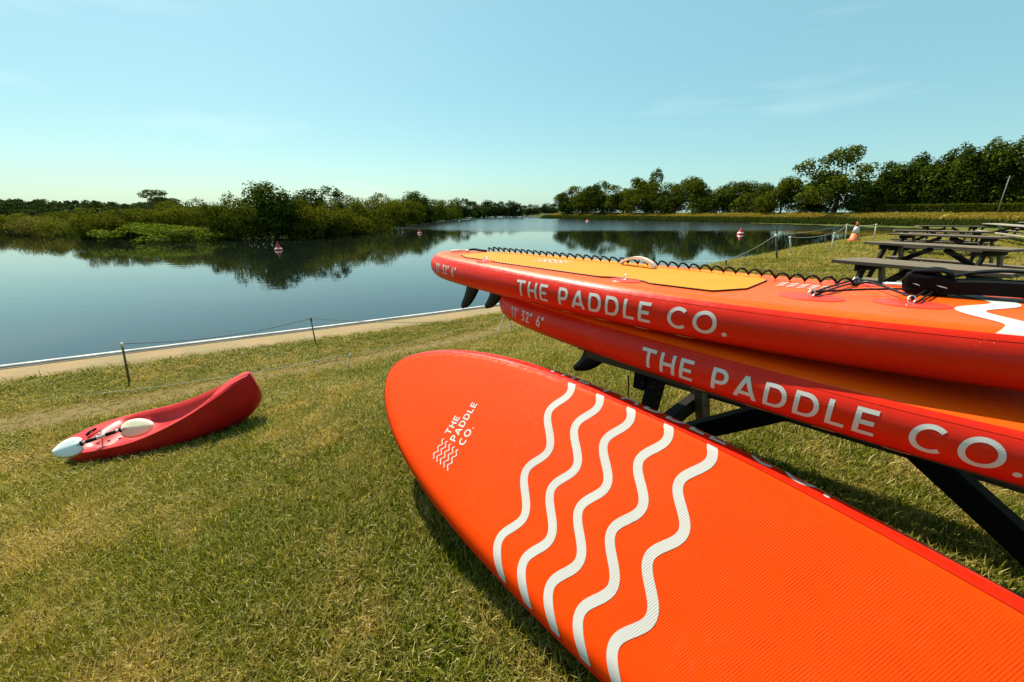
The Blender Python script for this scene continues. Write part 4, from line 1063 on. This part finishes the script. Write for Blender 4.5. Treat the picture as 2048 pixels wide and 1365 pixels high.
# deck pad
def pad_mat():
    m, nt, b = new_mat('deck_pad_foam'); oc = objcoord(nt)
    sep = N(nt, 'ShaderNodeSeparateXYZ'); nt.links.new(oc, sep.inputs[0])
    k = 2 * math.pi / .022
    d1 = mathn(nt, 'ABSOLUTE', mathn(nt, 'SINE', mathn(nt, 'MULTIPLY', mathn(nt, 'ADD', sep.outputs[0], sep.outputs[1]), k / 2)))
    d2 = mathn(nt, 'ABSOLUTE', mathn(nt, 'SINE', mathn(nt, 'MULTIPLY', mathn(nt, 'SUBTRACT', sep.outputs[0], sep.outputs[1]), k / 2)))
    g = mathn(nt, 'MINIMUM', d1, d2); n1 = noise(nt, 5, 4, .6, oc)
    c = mixc(nt, maprange(nt, g, 0.05, 0.35), (0.48, 0.13, 0.004), (0.85, 0.27, 0.010))
    c = mixc(nt, maprange(nt, n1, 0.45, 0.75, 0, 0.25), c, (0.80, 0.33, 0.03))
    nt.links.new(c, b.inputs['Base Color']); b.inputs['Roughness'].default_value = 0.75; b.inputs['Specular IOR Level'].default_value = 0.25
    bump(nt, b, maprange(nt, g, 0, .5), 0.7, 0.003); return m
M['pad'] = pad_mat()
def pad_edge(s):
    """half width of the deck pad with its notches round the ring patches"""
    w = float(np.interp(s, [.40, .52, .70, .735, .80, 1.45, 1.50, 1.62, 1.67, 1.90, 1.97], [.13, .20, .205, .205, .235, .262, .228, .228, .264, .262, .13]))
    return min(w, float(np.interp(s, monoI, I_R[:, 1])) - .005)
sl = np.linspace(.40, 1.97, 150); V, Fc = [], []; m = 13
for s in sl:
    w = pad_edge(s)
    V.append(face_pt(s, -w - .002, True, .0008))
    for k in range(m): V.append(face_pt(s, -w + 2 * w * k / (m - 1), True, .006))
    V.append(face_pt(s, w + .002, True, .0008))
mm = m + 2
for i in range(len(sl) - 1):
    for k in range(mm - 1): Fc.append((i * mm + k, (i + 1) * mm + k, (i + 1) * mm + k + 1, i * mm + k + 1))
Fc.append(tuple(range(mm))[::-1]); Fc.append(tuple((len(sl) - 1) * mm + k for k in range(mm)))
pad = mesh_obj('deck_pad', V, Fc, M['pad'], bA)
edge = [face_pt(s, -pad_edge(s) - .003, True, .003) for s in sl] + [face_pt(s, pad_edge(s) + .003, True, .003) for s in sl[::-1]]
mesh_obj('pad_border', *tube(edge + edge[:1], .0032, 5), M['black_rubber'], pad, smooth=True)
# faint white print on the pad and behind it
def deck_logo(s0, c0, sz, name='pad_print', off=.0072):
    parts = []
    for k in range(5):
        cs = np.linspace(0, sz, 24); fn = s0 + k * sz * .28
        V = []
        for c in cs:
            for d in (-.5, .5): V.append(face_pt(fn + sz * .07 * math.sin(c / sz * 6 * math.pi) + d * sz * .09, c0 - c, True, off + k * .0001))
        parts.append((V, [(2 * i, 2 * i + 1, 2 * i + 3, 2 * i + 2) for i in range(len(cs) - 1)]))
    return join(parts)
mesh_obj('pad_print', *deck_logo(.92, .06, .13), M['white_print'], pad)
mesh_obj('deck_print', *deck_logo(2.035, .15, .12, off=.0018), M['white_print'], bA)
# carry handle
hp = [(1.31 + .19 * t, .15 - .02 * t, face_pt(1.4, .1, True, .008)[2] + .034 * math.sin(math.pi * t) ** .7) for t in np.linspace(0, 1, 16)]
V, Fc = [], []
for (s, c, z) in hp:
    for dc, dz in ((-.02, 0), (.02, 0), (.018, .012), (-.018, .012)): V.append((s, c + dc, z + dz))
for i in range(len(hp) - 1):
    for k in range(4): Fc.append((i * 4 + k, i * 4 + (k + 1) % 4, (i + 1) * 4 + (k + 1) % 4, (i + 1) * 4 + k))
Fc += [(0, 1, 2, 3), tuple(len(V) - 4 + k for k in range(4))[::-1]]
M['handle'] = plain('pale_handle_webbing', (0.70, 0.55, 0.42), 0.6, .2, 40, .3)
mesh_obj('carry_handle', V, Fc, M['handle'], bA, smooth=False)
# rings and bungee
ringpos = [(2.166, -.15), (2.404, -.09), (2.235, .30), (2.46, .30)]
for s, c in ringpos: ring_patch(bA, s, c, .068)
ring_patch(bA, 1.56, -.262, .05); ring_patch(bA, .72, -.235, .042)
def deckz(s, c, o): return face_pt(s, c, True, o)
def bungee(a, b, dz=.012):
    P = [np.array(deckz(a[0] + (b[0] - a[0]) * t, a[1] + (b[1] - a[1]) * t, dz + .004 * math.sin(math.pi * t))) for t in np.linspace(0, 1, 9)]
    return tube(P, .0036, 6)
bun = []
for a, b, dz in ((ringpos[0], ringpos[2], .014), ((ringpos[0][0] + .012, ringpos[0][1]), (2.25, .29), .010), (ringpos[0], (2.43, .15), .018), (ringpos[2], ringpos[1], .020), (ringpos[1], ringpos[3], .014), ((ringpos[1][0] + .015, ringpos[1][1]), (2.475, .29), .010)):
    mesh_obj('bungee_cord', *bungee(a, b, dz), M['black_rubber'], bA, smooth=True)
# big white waves on the front of the deck
for k in range(4):
    wave_ribbon(bA, lambda c, k=k: 2.565 + .155 * k + .04 * np.sin(2 * np.pi / .36 * (c + .02)), -.42 * (1 - .05 * k), .40 * (1 - .08 * k), .060, True, M['white_print'], lift=.0018)
# tail cord end and wrinkled red patch at the tail
z0 = .004
tp = [deckz(.10 + .16 * t, .05 + .06 * math.sin(9 * t) - .05 * t, .008) for t in np.linspace(0, 1, 14)]
mesh_obj('tail_tie', *tube(tp, .006, 6), M['handle'], bA, smooth=True)
# leash: one thing lying on the deck
leash = empty('coiled_leash'); leash.matrix_world = bA.matrix_world.copy()
tp = [deckz(.12 + .26 * t, .11 + .02 * math.sin(5 * t), .012) for t in np.linspace(0, 1, 16)]
mesh_obj('rail_saver', *tube(tp, .0075, 6), M['black_cloth'], leash, smooth=True)
turns = 38; n = turns * 16; pts = []
for i in range(n + 1):
    t = i / n; s = .36 + (2.24 - .36) * t ** 1.04
    c = float(np.interp(s, [.3, .985, 1.5, 2.0, 2.3], [.12, .135, .20, .195, .19])); rr = .0145; a = 2 * math.pi * turns * t
    off = .006 if .40 < s < 1.97 else .0
    p = deckz(s, c, off + .0052); pts.append((p[0], p[1] + rr * .8 * math.cos(a), p[2] + rr * 1.8 * abs(math.sin(a / 2)) ** .8))
mesh_obj('coil', *tube(pts, .0046, 6), M['black_rubber'], leash, smooth=True)
e = pts[-1]; pz = deckz(2.3, .18, .02)
mesh_obj('straight_cord', *tube([e, deckz(2.27, .185, .022), deckz(2.34, .17, .022)], .005, 6), M['black_rubber'], leash, smooth=True)
mesh_obj('swivel', *tube([deckz(2.32, .175, .022), deckz(2.335, .17, .022), deckz(2.37, .165, .024), deckz(2.39, .16, .026)], [.006, .009, .009, .011], 8), M['steel'], leash, smooth=True)
def cuff():
    """folded neoprene ankle cuff: a soft block standing on the deck"""
    V, Fc = [], []; n, m = 18, 28; z0_ = deckz(2.44, .165, 0)[2]
    for i in range(n + 1):
        t = -1 + 2 * i / n; e = (1 - abs(t) ** 9) ** .35 if abs(t) < 1 else .02
        for k in range(m):
            a = 2 * math.pi * k / m; ca, sa = math.cos(a), math.sin(a)
            y = .052 * math.copysign(abs(ca) ** .33, ca) * (.8 + .2 * e); z = .034 * math.copysign(abs(sa) ** .33, sa) * e
            fold = .0035 * math.sin(5 * t + 2 * a) + .0015 * math.sin(9 * a + 3 * t) + .002 * math.sin(9 * t) * max(0, sa)
            slump = -.010 * max(0, t) * (sa > 0)
            V.append((2.432 + .064 * t, .165 + y + fold * .5, z0_ + .037 + z + (fold + slump) * (sa > -.5)))
    for i in range(n):
        for k in range(m): Fc.append((i * m + k, i * m + (k + 1) % m, (i + 1) * m + (k + 1) % m, (i + 1) * m + k))
    Fc += [tuple(range(m))[::-1], tuple(n * m + k for k in range(m))]
    return V, Fc
o = mesh_obj('ankle_cuff', *cuff(), M['black_cloth'], leash); fix_normals(o)
zf = deckz(2.44, .165, 0)[2]
V, Fc = [], []
for i in range(13):                                      # folded-over flap on top
    t = i / 12
    for k in range(7): u_ = -1 + k / 3; V.append((2.385 + .105 * t + .004 * math.sin(3 * u_), .168 + .05 * u_, zf + .073 + .010 * math.sin(math.pi * t) ** .6 + .003 * math.sin(6 * t + 4 * u_) - .012 * max(0, t - .8) * 5))
for i in range(12):
    for k in range(6): Fc.append((i * 7 + k, (i + 1) * 7 + k, (i + 1) * 7 + k + 1, i * 7 + k + 1))
fl = mesh_obj('cuff_flap', V, Fc, M['black_cloth'], leash, smooth=True); sm = fl.modifiers.new('thick', 'SOLIDIFY'); sm.thickness = .006
for (a0, a1) in ((-.050, -.030), (.006, .034)):
    zz = deckz(2.44, .165, 0)[2]
    mesh_obj('label', [(2.445 + a0, .165 - .0585, zz + .0375), (2.445 + a0 + .012, .165 - .0590, zz + .0335), (2.445 + a1, .165 - .0585, zz + .0300), (2.445 + a1 - .002, .165 - .0580, zz + .0335), (2.445 + a0 + .010, .165 - .0580, zz + .0370)], [(0, 1, 2, 3, 4)], M['white_print'], leash)
def flat_strap(name, path, w, th, mat):
    V, Fc = [], []; P = np.array(path); n = len(P)
    for i in range(n):
        for dy, dz in ((-w / 2, -th / 2), (w / 2, -th / 2), (w / 2, th / 2), (-w / 2, th / 2)): V.append((P[i, 0], P[i, 1] + dy, P[i, 2] + dz))
    for i in range(n - 1):
        for k in range(4): Fc.append((i * 4 + k, i * 4 + (k + 1) % 4, (i + 1) * 4 + (k + 1) % 4, (i + 1) * 4 + k))
    Fc += [(0, 1, 2, 3), tuple(len(V) - 4 + k for k in range(4))[::-1]]
    return mesh_obj(name, V, Fc, mat, leash, smooth=False)
zz = deckz(2.5, .17, 0)[2]
flat_strap('lower_strap', [(2.47 + .42 * t, .165 + .02 * t, zz + .028 + .016 * math.sin(math.pi * t) * (1 - t) - .006 * t + float(rock(2.47 + .42 * t) - rock(2.5))) for t in np.linspace(0, 1, 16)], .11, .040, M['black_cloth'])
flat_strap('upper_strap', [(2.47 + .40 * t, .19 + .05 * t, zz + .050 + .045 * math.sin(math.pi * t ** .8) - .02 * t) for t in np.linspace(0, 1, 18)], .055, .006, M['black_cloth'])
tag(leash, 'black coiled leash with ankle cuff lying along the upper board', 'leash')

# --- board F: leaning on its side, bottom towards the viewer
bF = empty('paddle_board'); board_hull(bF, M['orange_weave'], rad(42))
place_board(bF, (-.75638, 2.2809, .5492), -.80094 + math.pi, .10004, -.71865, flip=True)
tag(bF, 'orange paddle board with five large white wave stripes leaning against the table', 'paddle board')
kw_ = 2 * math.pi / .245
cur = [(-1.225, -.278), (-1.356, -.247), (-1.484, -.216), (-1.616, -.168), (-1.750, -.12)]
for (b0, sl_) in cur:       # measured with c reversed
    fn = lambda c, b0=b0, sl_=sl_: BL + b0 - sl_ * c + .0315 * np.sin(kw_ * (-c + .251))
    s_mid = BL + b0; w = float(np.interp(s_mid, monoI, I_R[:, 1])); 
    wave_ribbon(bF, fn, w + RAD * .36, -(w + RAD * .98), .031, False, M['white_weave'], lift=.0012)
rail_text(bF, 'THE PADDLE CO.', 2.365, 1.305, 1, .074, -.42)
# small logo near the nose
def face_map(s0, c0, ds, dc):
    """x runs along dc, y along ds (2-vectors on the face)"""
    def mp(x, y, k):
        return face_pt(s0 + dc[0] * x + ds[0] * y, c0 + dc[1] * x + ds[1] * y, False, .0014 + k * .0002)
    return mp
dc = np.array([.145, .99]); dc /= np.linalg.norm(dc); ds = np.array([.99, -.145]); ds /= np.linalg.norm(ds)
LB = {'THE': (-.778, -.113), 'PADDLE': (-.828, -.123), 'CO.': (-.882, -.115)}
for txt, (sb, cb_) in LB.items():
    lettering(txt, face_map(BL + sb, cb_, ds, dc), .034, bF, 'logo_letter', .2, .24)
for k in range(5):
    parts = []
    L_ = .096; cs = np.linspace(0, L_, 40); V = []
    for c in cs:
        for d in (-.5, .5):
            y = .0068 * math.sin(2 * math.pi * c / .034) + d * .0062
            s0_, c0_ = BL - .765 - k * .0265, -.139 - k * .0
            V.append(face_pt(s0_ - dc[0] * c + ds[0] * y, c0_ - dc[1] * c + ds[1] * y, False, .0014))
    mesh_obj('logo_wave', V, [(2 * i, 2 * i + 1, 2 * i + 3, 2 * i + 2) for i in range(len(cs) - 1)], M['white_print'], bF)
for s_, c_, hg in ((.33, 0, .17), (.62, -.15, .085), (.62, .15, .085)): fin(bF, s_, c_, hg, .11, .10)

# loose dark cord hanging under the table
q0 = at_z(1256, 752, .69); 
pth = [q0 + np.array([.004 * math.sin(7 * t) + .02 * t, .01 * math.sin(5 * t), -.16 * t]) for t in np.linspace(0, 1, 12)]
e0 = pth[-1]; pth += [e0 + np.array([.022 * math.sin(a) , .008 * math.cos(a), -.012 * a / 3 + .02 * math.cos(a) - .02]) for a in np.linspace(0, 9, 26)]
o = mesh_obj('loose_cord', *tube(pth, .0028, 5), M['black_rubber'], smooth=True); tag(o, 'thin dark cord hanging in a loose knot below the tabletop', 'cord')

# ---------------------------------------------------------------- kayak and paddle
kst, kbow = hit(184, 910), hit(535, 838)
kd = kbow - kst; KL = float(np.hypot(kd[0], kd[1])) * 1.05
kay = empty('kayak', tuple(kst)); kay.rotation_euler = (0, 0, math.atan2(kd[1], kd[0]))
slope = math.atan2(kd[2], np.hypot(kd[0], kd[1]))
kay.rotation_euler = (rad(11), -slope, math.atan2(kd[1], kd[0]))
def kayak_mesh():
    ns, m = 44, 22; V, Fc = [], []; Vi = []
    for i in range(ns + 1):
        t = i / ns; x = KL * (t * 1.06 - .03)
        hw_ = .32 * (max(1e-3, 1 - abs((t - .42) / .58 if t > .42 else (t - .42) / .42) ** (2.6 if t > .42 else 3.4))) ** (.62 if t > .42 else .5)
        keel = .015 + .12 * max(0, (t - .60) / .40) ** 2.2 + .03 * max(0, (.14 - t) / .14) ** 2
        sheer = .215 + .285 * max(0, (t - .40) / .60) ** 1.55 + .01 * max(0, (.25 - t) / .25) - .03 * max(0, (t - .93) / .07) ** 2
        if t > .86: keel += (sheer - .12 - keel) * (1 - math.sqrt(max(0, 1 - ((t - .86) / .14) ** 2)))
        if t < .10: keel += (sheer - .10 - keel) * (1 - math.sqrt(max(0, 1 - ((.10 - t) / .10) ** 2)))
        for k in range(m + 1):
            a = math.pi * k / m; y = -hw_ * math.cos(a); y = math.copysign(abs(math.cos(a)) ** .62 * hw_, y); z = sheer - (sheer - keel) * math.sin(a) ** .62
            V.append((x, y, z))
    for i in range(ns):
        for k in range(m): Fc.append((i * (m + 1) + k, (i + 1) * (m + 1) + k, (i + 1) * (m + 1) + k + 1, i * (m + 1) + k + 1))
    return V, Fc, ns, m
KV, KF, ns, m = kayak_mesh(); hullo = mesh_obj('hull', KV, KF, M['kayak'], kay); fix_normals(hullo)
def deck_mesh():
    """moulded deck with a raised rim and a long sunken cockpit"""
    V, Fc = [], []; mc = 16
    for i in range(ns + 1):
        t = i / ns; L_, R_ = KV[i * (m + 1)], KV[i * (m + 1) + m]; hw_ = abs(L_[1])
        dep_ = .115 * float(sst(np.array(t), .17, .26) * (1 - sst(np.array(t), .66, .86)))
        seat = .05 * math.exp(-((t - .30) / .05) ** 2)
        for k in range(mc + 1):
            u_ = -1 + 2 * k / mc; rim = float(1 - sst(np.array(abs(u_)), .62, .86))
            crown = .035 * (1 - u_ * u_) * (1 if dep_ < .01 else max(0, 1 - dep_ / .06))
            V.append((L_[0], hw_ * u_, L_[2] + crown - (dep_ - seat * .8) * rim + .014 * (1 - rim) * (1 - abs(u_)) * 5 * (abs(u_) < .999)))
    for i in range(ns):
        for k in range(mc): Fc.append((i * (mc + 1) + k, i * (mc + 1) + k + 1, (i + 1) * (mc + 1) + k + 1, (i + 1) * (mc + 1) + k))
    return V, Fc
dk = mesh_obj('deck', *deck_mesh(), M['kayak'], kay); fix_normals(dk)
mesh_obj('grab_toggle', *tube([(KL * .10, -.05, .262), (KL * .10, 0, .272), (KL * .10, .05, .262)], .011, 8), M['black_rubber'], kay, smooth=True)
mesh_obj('deck_line', *tube([(KL * .13, -.10, .255), (KL * .17, -.02, .266), (KL * .21, -.11, .25)], .005, 6), M['black_rubber'], kay, smooth=True)
for t in (.24, .30, .36): mesh_obj('scupper', *tube([(KL * t, -.21, .228), (KL * t, -.21, .237)], .012, 10), M['black_rubber'], kay, smooth=True)
tag(kay, 'small red plastic kayak with upswept bow lying on the grass', 'kayak')
# paddle lying across the stern
def blade(mat, parent, base, d, n, L_=.40, W_=.17, name='blade'):
    d, n = Vector(d).normalized(), Vector(n).normalized(); s = d.cross(n).normalized(); n = s.cross(d)
    V, Fc = [], []; ni, mj = 14, 8
    for side in (1, -1):
        for i in range(ni + 1):
            t = i / ni; w = W_ / 2 * (math.sin(math.pi * min(1, (t * .90 + .06)) ** .8)) ** .5
            for j in range(mj + 1):
                u_ = -1 + 2 * j / mj
                p = Vector(base) + d * (L_ * t - .02) + s * (w * u_) + n * (-.02 * u_ * u_ + .03 * t * t + side * .003 * (1 - abs(u_)) + .010 * (1 - t) * max(0, 1 - abs(u_) * 4) * side)
                V.append(tuple(p))
    m_ = mj + 1; half_ = (ni + 1) * m_
    for b_ in (0, 1):
        for i in range(ni):
            for j in range(mj):
                f = (i * m_ + j, (i + 1) * m_ + j, (i + 1) * m_ + j + 1, i * m_ + j + 1); f = tuple(x + b_ * half_ for x in f); Fc.append(f if b_ == 0 else f[::-1])
    o = mesh_obj(name, V, Fc, mat, parent); fix_normals(o); return o
kz = kst[2]
pA = at_z(247, 858, kz + .44); pB = at_z(158, 889, kz + .36)
pad_r = empty('kayak_paddle', tuple(pB)); A_ = Vector(pA - pB)
dirp = A_.normalized()
mesh_obj('shaft', *tube([tuple(A_ * -.02), tuple(A_ * .33), tuple(A_ * .66), tuple(A_ * 1.06)], .0165, 10), M['shaft'], pad_r, smooth=True)
for t in (.06, .93): mesh_obj('drip_ring', *tube([tuple(A_ * (t - .03)), tuple(A_ * (t - .015)), tuple(A_ * (t + .015)), tuple(A_ * (t + .03))], [.016, .026, .026, .016], 12), M['black_rubber'], pad_r, smooth=True)
mesh_obj('grip', *tube([tuple(A_ * .16), tuple(A_ * .40)], .0175, 10), M['black_rubber'], pad_r, smooth=True)
mesh_obj('grip', *tube([tuple(A_ * .60), tuple(A_ * .84)], .0175, 10), M['black_rubber'], pad_r, smooth=True)
b2 = at_z(313, 852, kz + .42) - pB; view = Vector((.50, -.62, .60))
blade(M['blade'], pad_r, tuple(A_), tuple(np.array(b2) - np.array(A_)), view, float(np.linalg.norm(np.array(b2) - np.array(A_))) * 1.0, .185)
blade(M['blade_white'], pad_r, (0, 0, 0), tuple(-np.array(A_)), (.62, -.45, .64), .20, .185)
tag(pad_r, 'double-bladed paddle with pale blades laid across the stern of the kayak', 'paddle')
